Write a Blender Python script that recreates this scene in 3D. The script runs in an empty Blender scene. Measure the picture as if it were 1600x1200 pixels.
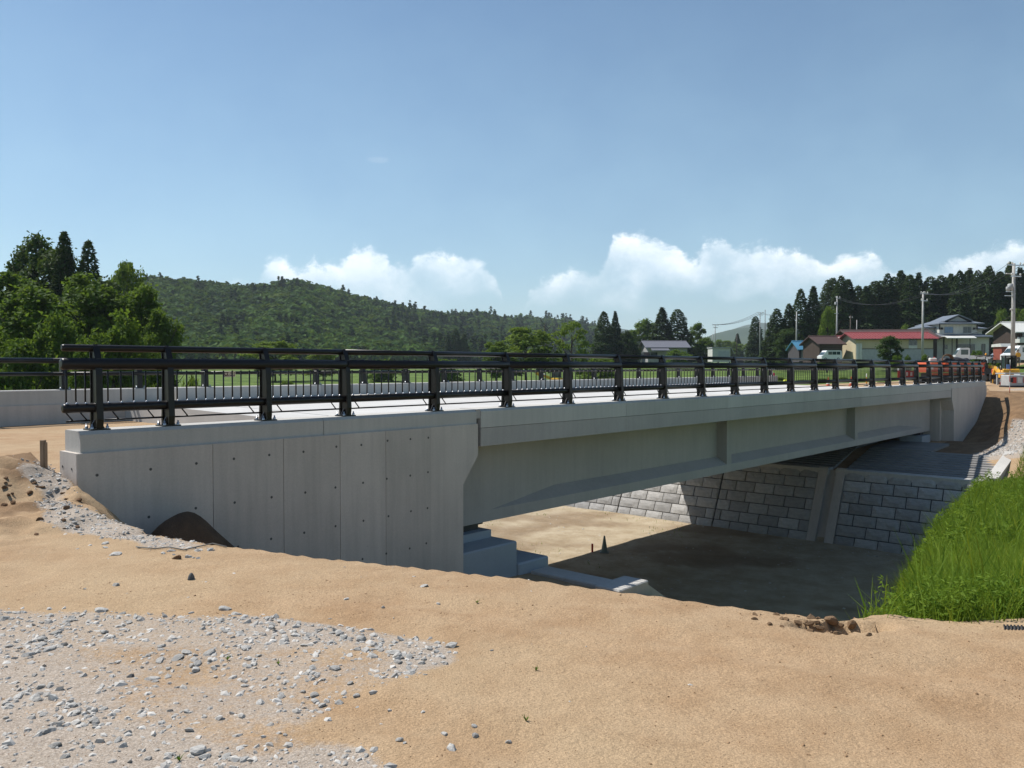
import bpy, bmesh, math, random
import numpy as np
from mathutils import Vector, Matrix, noise as mnoise
random.seed(7); RNG = np.random.default_rng(7)
SC = bpy.context.scene
COL = SC.collection
R = math.radians

# ------------------------------------------------------------------ frame of reference
# camera stands at the origin, 1.6 m above the sandy haul road; the bridge runs along u, its width along n
TH = R(41.69)
U = Vector((math.sin(TH), math.cos(TH), 0)); N = Vector((-math.cos(TH), math.sin(TH), 0))
BR = math.atan2(U.y, U.x)
CAMZ = 1.6; HOR = 573.0; F = 1280.0
def W(s, d, z=0.0): return Vector((U.x*s + N.x*d, U.y*s + N.y*d, z))
def at(px, py, Y): return Vector(((px-800)/F*Y, Y, CAMZ-(py-HOR)/F*Y))

# ------------------------------------------------------------------ camera, sun, sky, exposure
cam = bpy.data.cameras.new('camera'); camo = bpy.data.objects.new('camera', cam); COL.objects.link(camo)
cam.sensor_width = 36; cam.lens = 36*F/1600; cam.clip_start = .05; cam.clip_end = 60000
camo.location = (0, 0, CAMZ); camo.rotation_euler = (R(90)-math.atan((600-HOR)/F), 0, 0)
SC.camera = camo
SUN_EL = R(56)
h = (-N + U*.30).normalized()
LIGHT = Vector((h.x*math.cos(SUN_EL), h.y*math.cos(SUN_EL), -math.sin(SUN_EL)))
sun = bpy.data.lights.new('sun', 'SUN'); suno = bpy.data.objects.new('sun', sun); COL.objects.link(suno)
sun.energy = 4.6; sun.angle = R(.55); sun.color = (1, .955, .89)
suno.rotation_euler = LIGHT.to_track_quat('-Z', 'Y').to_euler(); suno.location = (-40, 20, 60)
SC.view_settings.view_transform = 'Standard'; SC.view_settings.look = 'None'
SC.view_settings.gamma = 1; SC.view_settings.use_curve_mapping = False
SC.view_settings.exposure = .42
SKY_STRENGTH = .082

class NT:
    """small node builder"""
    def __init__(s, tree): s.t = tree; s.N = tree.nodes; s.L = tree.links
    def n(s, typ, _o=0, _p=None, **kw):
        nd = s.N.new(typ)
        for k, v in (_p or {}).items(): setattr(nd, k, v)
        for k, v in kw.items():
            key = int(k[1:]) if k[0] == 'i' and k[1:].isdigit() else k.replace('_', ' ')
            if hasattr(v, 'is_output'): s.L.new(v, nd.inputs[key])
            else: nd.inputs[key].default_value = v
        return nd
    def m(s, op, a, b=0.0, c=0.0, clamp=False):
        nd = s.N.new('ShaderNodeMath'); nd.operation = op; nd.use_clamp = clamp
        for i, v in enumerate((a, b, c)):
            if hasattr(v, 'is_output'): s.L.new(v, nd.inputs[i])
            else: nd.inputs[i].default_value = v
        return nd.outputs[0]
    def mix(s, f, a, b, blend='MIX'):
        nd = s.N.new('ShaderNodeMix'); nd.data_type = 'RGBA'; nd.blend_type = blend
        for i, v in ((0, f), (6, a), (7, b)):
            if hasattr(v, 'is_output'): s.L.new(v, nd.inputs[i])
            else: nd.inputs[i].default_value = v if i == 0 else (*v, 1)
        return nd.outputs[2]
    def noise(s, vec, scale, detail=4, rough=.55, dist=0.0):
        nd = s.n('ShaderNodeTexNoise', Scale=scale, Detail=detail, Roughness=rough, Distortion=dist)
        if vec is not None: s.L.new(vec, nd.inputs['Vector'])
        return nd.outputs[0]
    def ramp(s, v, a, b, lo=0.0, hi=1.0):
        nd = s.n('ShaderNodeMapRange', _p={'interpolation_type': 'SMOOTHSTEP'}, Value=v)
        for i, x in ((1, a), (2, b), (3, lo), (4, hi)): nd.inputs[i].default_value = x
        return nd.outputs[0]

def build_world():
    w = bpy.data.worlds.new('World'); SC.world = w; w.use_nodes = True
    t = NT(w.node_tree); t.N.clear()
    sky = t.N.new('ShaderNodeTexSky'); sky.sky_type = 'NISHITA'; sky.sun_disc = False
    sky.sun_elevation = SUN_EL; sky.sun_rotation = math.atan2(-LIGHT.x, -LIGHT.y)
    sky.altitude = 100; sky.air_density = 1.0; sky.dust_density = .1; sky.ozone_density = 2.0
    g = t.n('ShaderNodeTexCoord').outputs['Generated']
    sep = t.n('ShaderNodeSeparateXYZ'); t.L.new(g, sep.inputs[0]); x, y, z = sep.outputs
    az = t.m('ARCTAN2', x, y)
    hor = t.m('SQRT', t.m('ADD', t.m('MULTIPLY', x, x), t.m('MULTIPLY', y, y)))
    tel = t.m('DIVIDE', z, t.m('MAXIMUM', hor, .001))
    # billowing heap clouds low over the hills: their tops follow a curve round the horizon, roughened by noise
    cv = t.n('ShaderNodeCombineXYZ', X=az, Y=t.m('MULTIPLY', tel, 1.25), Z=0.0).outputs[0]
    n1 = t.noise(cv, 24, 9, .66, .3); n2 = t.noise(cv, 8, 5, .55); n3 = t.noise(cv, 62, 7, .62)
    warp = t.m('ADD', az, t.m('MULTIPLY', t.m('SUBTRACT', n2, .5), .03))
    tops = [(-400,410),(-100,430),(120,440),(300,470),(335,437),(380,441),(405,428),(418,402),(442,402),(470,416),(490,407),(520,410),
            (545,391),(562,386),(598,390),(612,411),(634,412),(646,394),(690,396),(735,400),(756,415),(770,430),(784,452),(796,488),(812,490),(824,458),
            (836,444),(850,437),(880,432),(905,415),(930,420),(946,384),(970,369),(1002,368),(1030,377),(1058,386),(1084,402),(1096,378),
            (1122,374),(1152,384),(1200,385),(1232,390),(1270,405),(1292,413),(1312,402),(1342,399),(1382,410),(1408,432),(1440,424),
            (1480,412),(1520,396),(1562,381),(1602,380),(1700,384),(1850,420),(2100,400),(2600,415)]
    fc = t.N.new('ShaderNodeFloatCurve'); c = fc.mapping.curves[0]
    LO, HI, TS = -.95, .95, .2
    pts = []
    for px, py in tops:
        a = math.atan((px-800)/F); e = (HOR-py)*math.cos(a)/F
        pts.append(((a-LO)/(HI-LO), e/TS))
    pts = [p for p in pts if 0 < p[0] < 1]
    c.points[0].location = (0, pts[0][1]); c.points[1].location = (1, pts[-1][1])
    for p in pts: c.points.new(*p)
    for p in c.points: p.handle_type = 'AUTO'
    fc.mapping.update()
    t.L.new(t.n('ShaderNodeMapRange', Value=warp, i1=LO, i2=HI, i3=0.0, i4=1.0).outputs[0], fc.inputs['Value'])
    inside = t.ramp(t.m('ABSOLUTE', az), .8, .93, 1, 0)
    ring = t.ramp(t.noise(cv, 3.2, 4, .5), .35, .65, .02, .16)
    top = t.m('ADD', t.m('MULTIPLY', t.m('MULTIPLY', fc.outputs[0], TS), inside), t.m('MULTIPLY', ring, t.m('SUBTRACT', 1, inside)))
    puff = t.m('ADD', t.m('MULTIPLY', t.m('SUBTRACT', n1, .5), .050), t.m('MULTIPLY', t.m('SUBTRACT', n3, .5), .022))
    depth = t.m('ADD', t.m('SUBTRACT', top, tel), puff)           # how far below the cloud top
    edge = t.ramp(depth, -.003, .011)
    body = t.ramp(t.m('ADD', tel, t.m('MULTIPLY', t.m('SUBTRACT', n2, .5), .15)), .066, .122)   # ragged base fading into the horizon air
    thin = t.ramp(t.m('ADD', t.noise(cv, 11, 5, .55), t.m('MULTIPLY', puff, 4.0)), .32, .60, .34, .92)
    alpha = t.m('MULTIPLY', t.m('MULTIPLY', edge, body), thin)
    lump = t.ramp(t.m('ADD', t.m('MULTIPLY', n1, .6), t.m('MULTIPLY', t.noise(cv, 15, 6, .6), .5)), .42, .68)
    lit = t.m('MULTIPLY_ADD', lump, .5, t.ramp(depth, .0, .055, .55, .05), clamp=True)
    ccol = t.mix(lit, (6.8, 8.6, 9.9), (12.4, 13.0, 13.3))
    # one small wisp high on the left
    wx = t.m('DIVIDE', t.m('SUBTRACT', az, math.atan(-208/F)), .013); wy = t.m('DIVIDE', t.m('SUBTRACT', tel, .248), .004)
    wisp = t.m('MULTIPLY', t.ramp(t.m('ADD', t.m('ADD', t.m('MULTIPLY', wx, wx), t.m('MULTIPLY', wy, wy)), t.m('MULTIPLY', t.m('SUBTRACT', n3, .5), 4.0)), 0, 1.4, 1, 0), .13)
    veil = t.m('MULTIPLY', t.ramp(tel, .0, .6, .26, 0), t.ramp(n2, .3, .7, .6, 1))
    base = t.mix(veil, t.mix(1.0, sky.outputs[0], (.89, 1.01, 1.02), 'MULTIPLY'), (6.0, 8.9, 10.0))
    base = t.mix(wisp, base, (9, 9.8, 10.4))
    colr = t.mix(alpha, base, ccol)
    bg = t.n('ShaderNodeBackground', Color=colr, Strength=SKY_STRENGTH)
    out = t.N.new('ShaderNodeOutputWorld'); t.L.new(bg.outputs[0], out.inputs[0])
build_world()

# ------------------------------------------------------------------ helpers: materials
def mat(name, c1, c2=None, rough=.8, scale=3.0, bump=0.0, bscale=40.0, metal=0.0, spec=.35, coord='Object', stretch=None, coat=0.0, fine=.0, vary=.0):
    m = bpy.data.materials.new(name); m.use_nodes = True; t = NT(m.node_tree); p = t.N['Principled BSDF']
    co = t.n('ShaderNodeTexCoord').outputs[coord]
    if stretch:
        mp = t.n('ShaderNodeMapping', Scale=stretch); t.L.new(co, mp.inputs[0]); cs = mp.outputs[0]
    else: cs = co
    col = t.mix(t.ramp(t.noise(cs, scale, 5, .6), .3, .7), c1, c2 or c1)
    if fine:
        k = t.m('MULTIPLY_ADD', t.noise(co, bscale, 3, .7), 2*fine, 1-fine)
        col = t.mix(1.0, col, t.n('ShaderNodeCombineXYZ', X=k, Y=k, Z=k).outputs[0], 'MULTIPLY')
    if vary:
        k = t.m('MULTIPLY_ADD', t.n('ShaderNodeObjectInfo').outputs['Random'], 2*vary, 1-vary)
        col = t.mix(1.0, col, t.n('ShaderNodeCombineXYZ', X=k, Y=k, Z=k).outputs[0], 'MULTIPLY')
    t.L.new(col, p.inputs['Base Color'])
    p.inputs['Roughness'].default_value = rough; p.inputs['Metallic'].default_value = metal
    p.inputs['Specular IOR Level'].default_value = spec
    if coat: p.inputs['Coat Weight'].default_value = coat
    if bump:
        b = t.n('ShaderNodeBump', Strength=bump, Distance=.02, Height=t.noise(co, bscale, 4, .65)); t.L.new(b.outputs[0], p.inputs['Normal'])
    return m

def concrete(name, c1, c2, streak=.25, spots=True, bump=.25, rough=.85):
    m = bpy.data.materials.new(name); m.use_nodes = True; t = NT(m.node_tree); p = t.N['Principled BSDF']
    geo = t.n('ShaderNodeTexCoord').outputs['Object']
    big = t.ramp(t.noise(geo, .55, 6, .62), .3, .7)
    col = t.mix(big, c1, c2)
    mp = t.n('ShaderNodeMapping', Scale=(6, 6, .35)); t.L.new(geo, mp.inputs[0])
    st = t.ramp(t.noise(mp.outputs[0], 1.4, 5, .6), .35, .75)
    col = t.mix(t.m('MULTIPLY', st, streak), col, tuple(v*.72 for v in c2))
    fineN = t.noise(geo, 38, 5, .7)
    k = t.m('MULTIPLY', t.m('MULTIPLY_ADD', fineN, .34, .83), t.m('MULTIPLY_ADD', t.n('ShaderNodeObjectInfo').outputs['Random'], .13, .93))
    col = t.mix(1.0, col, t.n('ShaderNodeCombineXYZ', X=k, Y=k, Z=k).outputs[0], 'MULTIPLY')
    if spots:
        vo = t.n('ShaderNodeTexVoronoi', Scale=5.0); t.L.new(geo, vo.inputs['Vector'])
        sp = t.m('MULTIPLY', t.ramp(vo.outputs['Distance'], .03, .09, 1, 0), t.ramp(t.noise(geo, 1.7, 2), .5, .6, 0, .35))
        col = t.mix(sp, col, tuple(v*.5 for v in c2))
    t.L.new(col, p.inputs['Base Color']); p.inputs['Roughness'].default_value = rough; p.inputs['Specular IOR Level'].default_value = .25
    b = t.n('ShaderNodeBump', Strength=bump, Distance=.008, Height=t.m('ADD', fineN, t.m('MULTIPLY', t.noise(geo, 6, 4), .8))); t.L.new(b.outputs[0], p.inputs['Normal'])
    return m

def foliage(name, dark, light, trans=.35, vary=.25, spec=.2):
    m = bpy.data.materials.new(name); m.use_nodes = True; t = NT(m.node_tree); p = t.N['Principled BSDF']
    at_ = t.n('ShaderNodeAttribute', _p={'attribute_name': 'tint'}); oi = t.n('ShaderNodeObjectInfo')
    tint = t.n('ShaderNodeSeparateColor'); t.L.new(at_.outputs['Color'], tint.inputs[0])
    f = t.m('ADD', tint.outputs[0], t.m('MULTIPLY', t.m('SUBTRACT', oi.outputs['Random'], .5), vary), clamp=True)
    col = t.mix(f, dark, light)
    col = t.mix(t.m('MULTIPLY', tint.outputs[1], .55), col, (light[0]*1.5, light[1]*1.02, light[2]*.55))
    t.L.new(col, p.inputs['Base Color']); p.inputs['Roughness'].default_value = .65; p.inputs['Specular IOR Level'].default_value = spec
    tr = t.n('ShaderNodeBsdfTranslucent', Color=t.mix(.35, col, (.16, .2, .02)))
    mx = t.n('ShaderNodeMixShader', Fac=trans); t.L.new(p.outputs[0], mx.inputs[1]); t.L.new(tr.outputs[0], mx.inputs[2])
    t.L.new(mx.outputs[0], t.N['Material Output'].inputs[0])
    return m

M = {}
M['wall'] = concrete('board_marked_concrete', (.54, .487, .440), (.46, .418, .378), .34)
M['beam'] = concrete('precast_concrete', (.425, .398, .375), (.37, .348, .328), .24, bump=.15)
M['kerb'] = concrete('kerb_concrete', (.50, .483, .452), (.43, .416, .388), .26)
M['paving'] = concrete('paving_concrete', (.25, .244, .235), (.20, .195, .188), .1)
M['deck'] = concrete('deck_concrete', (.52, .51, .49), (.44, .43, .41), .0, spots=False)
M['seat'] = concrete('sealed_concrete', (.36, .40, .44), (.32, .36, .40), .1, bump=.1, rough=.6)
M['joint'] = mat('joint_filler', (.06, .062, .065), (.045, .045, .05), .9)
M['hole'] = mat('tie_hole_grout', (.12, .118, .112), (.08, .08, .078), .95, scale=30)
M['stone'] = mat('split_face_block', (.44, .43, .415), (.35, .342, .33), .92, scale=4, bump=.9, bscale=14, fine=.25, vary=.16)
M['stone_new'] = mat('split_face_block_grey', (.37, .362, .352), (.30, .295, .288), .92, scale=4, bump=.9, bscale=14, fine=.25, vary=.16)
M['black'] = mat('dark_brown_paint', (.0075, .0065, .0065), (.010, .0085, .008), .36, scale=2, spec=.32)
M['galv'] = mat('galvanised_steel', (.55, .56, .58), (.42, .43, .45), .35, scale=20, metal=.8)
M['rubber'] = mat('black_rubber', (.015, .015, .016), (.022, .022, .022), .6)
M['bearing'] = mat('bearing_steel', (.05, .05, .055), (.08, .08, .085), .5)

# ------------------------------------------------------------------ helpers: meshes and objects
class MB:
    def __init__(s): s.v = []; s.f = []; s.sm = []
    def add(s, vs, fs, smooth=False):
        o = len(s.v); s.v += [tuple(v) for v in vs]; s.f += [tuple(i+o for i in f) for f in fs]; s.sm += [smooth]*len(fs); return s
    def box(s, a, b):
        (x0, y0, z0), (x1, y1, z1) = a, b
        return s.add([(x0,y0,z0),(x1,y0,z0),(x1,y1,z0),(x0,y1,z0),(x0,y0,z1),(x1,y0,z1),(x1,y1,z1),(x0,y1,z1)],
                     [(0,3,2,1),(4,5,6,7),(0,1,5,4),(1,2,6,5),(2,3,7,6),(3,0,4,7)])
    def cbox(s, c, size): return s.box([c[i]-size[i]/2 for i in range(3)], [c[i]+size[i]/2 for i in range(3)])
    def chbox(s, a, b, c=.02):
        """box with chamfered top and vertical edges"""
        (x0,y0,z0),(x1,y1,z1) = a, b
        def ring(i, z): return [(x0+i,y0,z),(x1-i,y0,z),(x1,y0+i,z),(x1,y1-i,z),(x1-i,y1,z),(x0+i,y1,z),(x0,y1-i,z),(x0,y0+i,z)]
        r0 = ring(c, z0); r1 = ring(c, z1-c)
        r2 = [(x0+c,y0+c,z1),(x1-c,y0+c,z1),(x1-c,y0+c,z1),(x1-c,y1-c,z1),(x1-c,y1-c,z1),(x0+c,y1-c,z1),(x0+c,y1-c,z1),(x0+c,y0+c,z1)]
        vs = r0+r1; fs = [tuple(range(7,-1,-1))]
        for i in range(8): fs.append((i,(i+1)%8,8+(i+1)%8,8+i))
        t = [(x0+c,y0+c,z1),(x1-c,y0+c,z1),(x1-c,y1-c,z1),(x0+c,y1-c,z1)]; vs += t
        fs += [(16,17,18,19),(8,9,17,16),(9,10,17),(10,11,18,17),(11,12,18),(12,13,19,18),(13,14,19),(14,15,16,19),(15,8,16)]
        return s.add(vs, fs)
    def prism(s, prof, axis, a, b):
        """polygon (p,q) extruded along axis from a to b; x: (y,z)  y: (x,z)  z: (x,y)"""
        def pt(p, t): return {'x': (t, p[0], p[1]), 'y': (p[0], t, p[1]), 'z': (p[0], p[1], t)}[axis]
        n = len(prof); vs = [pt(p, a) for p in prof]+[pt(p, b) for p in prof]
        fs = [tuple(range(n-1,-1,-1)), tuple(range(n, 2*n))]+[(i,(i+1)%n,n+(i+1)%n,n+i) for i in range(n)]
        return s.add(vs, fs)
    def tube(s, pts, r, n=10, cap=True, sy=1.0):
        pts = [Vector(p) for p in pts]; rs = r if isinstance(r, (list, tuple)) else [r]*len(pts); vs = []; fs = []
        for i, p in enumerate(pts):
            d = (pts[min(i+1, len(pts)-1)]-pts[max(i-1, 0)]).normalized()
            a = Vector((0,0,1)) if abs(d.z) < .9 else Vector((1,0,0)); x = d.cross(a).normalized(); y = x.cross(d)
            vs += [p+(x*math.cos(2*math.pi*k/n)+y*math.sin(2*math.pi*k/n)*sy)*rs[i] for k in range(n)]
        for i in range(len(pts)-1):
            for k in range(n): fs.append((i*n+k, i*n+(k+1)%n, (i+1)*n+(k+1)%n, (i+1)*n+k))
        s.add(vs, fs, True)
        if cap:
            o = len(s.v)-len(vs); m = len(pts)-1
            s.f += [tuple(o+k for k in range(n-1,-1,-1)), tuple(o+m*n+k for k in range(n))]; s.sm += [False]*2
        return s
    def lathe(s, prof, c=(0,0,0), n=14):
        vs = []; fs = []
        for r, z in prof: vs += [(c[0]+r*math.cos(2*math.pi*k/n), c[1]+r*math.sin(2*math.pi*k/n), c[2]+z) for k in range(n)]
        for i in range(len(prof)-1):
            for k in range(n): fs.append((i*n+k, i*n+(k+1)%n, (i+1)*n+(k+1)%n, (i+1)*n+k))
        return s.add(vs, fs, True)
    def mesh(s, name, m, off=(0,0,0)):
        me = bpy.data.meshes.new(name); ox, oy, oz = off
        me.from_pydata([(x-ox, y-oy, z-oz) for x, y, z in s.v], [], s.f)
        me.polygons.foreach_set('use_smooth', s.sm); 
        for k in (m if isinstance(m, (list, tuple)) else [m]): me.materials.append(k)
        return me

def npmesh(name, verts, faces, m, tint=None, smooth=False):
    me = bpy.data.meshes.new(name); k = faces.shape[1]
    me.vertices.add(len(verts)); me.vertices.foreach_set('co', np.asarray(verts, np.float32).ravel())
    me.loops.add(faces.size); me.loops.foreach_set('vertex_index', faces.astype(np.int32).ravel())
    me.polygons.add(len(faces)); me.polygons.foreach_set('loop_start', np.arange(0, faces.size, k, dtype=np.int32))
    me.polygons.foreach_set('loop_total', np.full(len(faces), k, np.int32))
    me.polygons.foreach_set('use_smooth', np.full(len(faces), smooth))
    me.update(calc_edges=True)
    if tint is not None:
        a = me.attributes.new('tint', 'FLOAT_COLOR', 'POINT')
        a.data.foreach_set('color', np.c_[tint, np.zeros((len(tint), 4-tint.shape[1]))].astype(np.float32).ravel())
    if m: me.materials.append(m)
    return me

def link(name, data, parent=None, loc=(0,0,0), rot=(0,0,0), scale=(1,1,1)):
    o = bpy.data.objects.new(name, data); COL.objects.link(o)
    if parent: o.parent = parent
    o.location = loc; o.rotation_euler = rot; o.scale = scale
    return o
def tag(o, label=None, cat=None, group=None, kind=None):
    for k, v in (('label', label), ('category', cat), ('group', group), ('kind', kind)):
        if v: o[k] = v
    return o
def thing(name, label, cat, loc=(0,0,0), rz=0, group=None):
    return tag(link(name, None, None, loc, (0,0,rz)), label, cat, group)
def part(name, mb, m, parent, off=(0,0,0)): return link(name, mb.mesh(name, m, off), parent)
def struct(name, me): return tag(link(name, me), kind='structure')
def copy_tree(o, parent=None):
    c = o.copy(); COL.objects.link(c)
    if parent: c.parent = parent
    for ch in list(o.children): copy_tree(ch, c)
    return c
def sstep(a, b, x):
    t = np.clip((x-a)/(b-a), 0, 1); return t*t*(3-2*t)

# cheap value noise for arrays
_P = RNG.random((256, 256))
def vnoise(x, y):
    xi = np.floor(x).astype(int); yi = np.floor(y).astype(int); fx = x-xi; fy = y-yi; fx = fx*fx*(3-2*fx); fy = fy*fy*(3-2*fy)
    g = lambda i, j: _P[i & 255, j & 255]
    return (g(xi,yi)*(1-fx)+g(xi+1,yi)*fx)*(1-fy)+(g(xi,yi+1)*(1-fx)+g(xi+1,yi+1)*fx)*fy
def fbm(x, y, o=4):
    r = 0; a = .5
    for k in range(o): r = r+a*(vnoise(x*2**k+17.3*k, y*2**k+9.1*k)-.5); a *= .5
    return r

# ------------------------------------------------------------------ THE GROUND
CREST = np.array([(-5.55,10.3),(-4.45,8.75),(-3.6,8.0),(-2.76,7.53),(-1.5,6.92),(-.38,6.48),(.34,6.15),(1.13,5.77),(1.70,5.46),(2.13,5.27),(2.45,5.4),(3.2,5.1),(6.5,4.2),(14,2.5)])
def sdist(px, py, poly):
    """distance to a polyline; positive on its left-hand side (beyond the crest)"""
    best = np.full(px.shape, 1e9); sg = np.ones(px.shape)
    for (ax, ay), (bx, by) in zip(poly[:-1], poly[1:]):
        dx, dy = bx-ax, by-ay; t = np.clip(((px-ax)*dx+(py-ay)*dy)/(dx*dx+dy*dy), 0, 1)
        qx = px-ax-t*dx; qy = py-ay-t*dy; dd = np.hypot(qx, qy); side = np.where(dx*(py-ay)-dy*(px-ax) >= 0, 1, -1)
        u = dd < best-1e-9; best = np.where(u, dd, best); sg = np.where(u, side, sg)
    return best*sg
GL = np.array([(2.52,5.15),(4.58,9),(9.52,18),(17.1,30),(21.1,35.6),(24.8,42)])    # left edge of the grassy bank
BED = -6.1
def lerp(x, pts): return np.interp(x, [p[0] for p in pts], [p[1] for p in pts])

def ground(s, d):
    X = U.x*s+N.x*d; Y = U.y*s+N.y*d
    # foreground haul road, with its crumbling edge
    plat = .022*fbm(X*.8, Y*.8)+.012*fbm(X*3, Y*3, 3)
    plat = plat+.36*np.exp(-(((X+6.6)/1.5)**2+((Y-10.4)/1.9)**2))-.16*sstep(-4.6, -5.6, X)*sstep(7.2, 8.6, Y)*np.exp(-((X+5.2)/.7)**2)
    lump = sstep(-3.8, -5.0, X)*sstep(5.5, 7.5, Y)*sstep(14, 10, Y)
    plat = plat+lump*(.40*fbm(X*1.7+3, Y*1.7, 5)+.10*np.abs(fbm(X*5, Y*5, 3))+.02)
    e = sdist(X, Y, CREST)+.07*fbm(X*2.2, Y*2.2, 3)
    for c_, w_ in ((-.95, .13), (-2.55, .14), (-1.5, .10)):       # faint wheel ruts along the haul road
        q = (e+.25*fbm(X*.5+c_, Y*.5, 2)-c_)/w_; plat = plat-.020*np.exp(-q*q)*sstep(-.12, .06, fbm(X*.7+c_*3, Y*.7, 3))+.010*np.exp(-(np.abs(q)-1.7)**2*3)*sstep(-.12, .06, fbm(X*.7+c_*3, Y*.7, 3))
    rn = np.hypot((X-2.03)/.30, (Y-5.10)/.13)+1.1*fbm(X*7, Y*7, 3); notch = .17*sstep(1.1, .86, rn)+.07*sstep(.9, .2, rn)+.05*np.maximum(0, fbm(X*14, Y*14, 3))*sstep(2.4, 1.0, rn)
    floor = np.where(s < 13.2, lerp(s, [(3,-1.0),(5.5,-1.25),(8,-1.9),(11,-2.75)]), lerp(s, [(13.2,-2.75),(13.8,-2.9),(17.4,BED)]))
    zp = np.maximum(plat-notch-.035*sstep(-.5, 0, e)-np.maximum(e, 0)*.95, floor+.06*fbm(X, Y))
    # riverbed between the revetments, and the grassy bank to its right
    bed = BED+.10*fbm(X*.35, Y*.35)+.05*fbm(X*1.3, Y*1.3)
    z = np.where(e < 0, zp, np.maximum(zp, bed))
    gr = -sdist(X, Y, GL)
    gz = lerp(Y, [(4,-.02),(5.2,-.06),(9,-.90),(18,-1.98),(30,-2.85),(36,-2.85),(44,-2.2)])+np.where(gr > 0, .085*np.minimum(gr, 7), 1.9*gr)+.12*fbm(X*.6, Y*.6)
    z = np.where(Y > 4.8, np.where(e > -.15, np.maximum(z, gz), z), z)
    # far bank: terrace under the span, then the embankment to the road
    zt = lerp(s, [(35.95,BED),(37.45,-3.12),(38.0,-3.06),(40.6,-2.38),(46.0,-2.2)])
    emb = lerp(s, [(44.5,-2.3),(46.3,-2.15),(50.9,-.75),(54.5,.15),(60,.2)])+.10*fbm(s*.8, d*.8)*sstep(45, 47, s)
    hollow = -.7*sstep(8.8, 10.4, d)*sstep(46.0, 47.6, s)*sstep(53.4, 50.5, s)
    zf = np.where(s > 45.2, np.maximum(emb+hollow, -2.95), zt)
    zf = zf+np.where((s > 38.3) & (d < 8.4), .22*(8.4-np.maximum(d, 1)), 0)*sstep(38.3, 41, s)*sstep(60, 52, s)
    z = np.where(s > 35.9, zf, z)
    # beyond the far end: yard and rising land
    rise = 3.0*sstep(85, 150, Y)+2.0*sstep(200, 500, Y)
    z = np.where((s > 55) & (d < 40), .18+.05*fbm(X*.4, Y*.4)+rise, z)
    # behind the far parapet: fields
    fld = -1.25+2.9*sstep(70, 230, Y)+3*sstep(250, 600, Y)+.10*fbm(X*.2, Y*.2)
    ch = np.maximum(np.maximum(15.5-s, s-36.2), d-55)           # channel beyond the bridge
    far = np.where(ch > 0, np.minimum(fld, BED+ch*.8), bed)
    z = np.where((d > 24.4), np.where(s > 55, np.maximum(fld, np.where(d < 40, z, fld)), far), z)
    # roadway on the two approaches
    road = (d > 11.3) & (d < 23.5)
    z = np.where(road & (s < 10.9), .10+.03*fbm(X*1.2, Y*1.2, 4), z)
    z = np.where(road & (s > 46.4) & (s < 56), .42-.012*(s-46.4), z)
    # left of the wing wall the plateau and the approach run together
    lft = (s < 4.0) & (d > 8)
    zl = np.where(d < 24, plat+.09*sstep(9, 14, d), lerp(d, [(24,.1),(30,-1.2),(60,-1.3)]))
    z = np.where(lft & (d < 24.4), np.where(e < .0, zl, z), z)
    z = np.where((s < 10.9) & (d > 24.4), lerp(d, [(24.4,-.3),(30,-1.2),(70,-1.25)])+2.9*sstep(70, 230, Y)+3*sstep(250, 600, Y)+.10*fbm(X*.2, Y*.2), z)
    return z
GPOLY = np.array([(-5.5,5.75),(-3.39,5.43),(-2.3,5.38),(-1.55,5.24),(-.93,4.99),(-.37,4.70),(-.27,4.40),(-.50,4.10),(-.74,3.83),(-.80,3.55),(-.45,3.2),(-.4,2.2),(-5.5,2.2),(-5.5,5.75)])
def rim(X, Y):      # stones lie thickest along the far and right-hand edge of the patch
    i_ = -sdist(X, Y, GPOLY); return np.exp(-((i_-.22)/.2)**2)*sstep(3.9, 4.3, Y)
def gravel_weight(X, Y):
    nz = fbm(X*1.1, Y*1.6, 5); nz2 = fbm(X*4, Y*4, 3)
    ins = -sdist(X, Y, GPOLY)+.28*nz+.12*nz2
    g = sstep(-.05, .14, ins)*(.62+.38*sstep(-.10, .12, nz+.5*nz2))*(1-.35*sstep(.08, .20, fbm(X*.9+11, Y*2.1+4, 4))*(Y < 4.6))
    g = g*(Y < 7)
    strip = sdist(X, Y, np.array([(-6.1,10.9),(-5.8,10.2),(-5.42,9.6),(-5.1,9.0),(-4.2,8.2),(-3.2,7.45),(-2.65,7.1)]))
    return np.maximum(g, sstep(.32, .08, np.abs(strip)+.6*nz)*sstep(-6.6, -6.2, X)*sstep(-2.5, -3.1, X)*.95)
def gz1(X, Y):
    p = Vector((X, Y, 0)); return float(ground(np.array([p.dot(U)]), np.array([p.dot(N)]))[0])
def hit(px, py):
    """where the sight line through a picture point meets the ground"""
    Y = 2.4*np.exp(np.linspace(0, 1, 1400)*math.log(100/2.4 if py < 900 else 5)); X = (px-800)/F*Y; z = CAMZ-(py-HOR)/F*Y
    g = ground(U.x*X+U.y*Y, N.x*X+N.y*Y); k = int(np.argmax(z <= g)) if (z <= g).any() else len(Y)-1
    return Vector((X[k], Y[k], g[k]))

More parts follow.
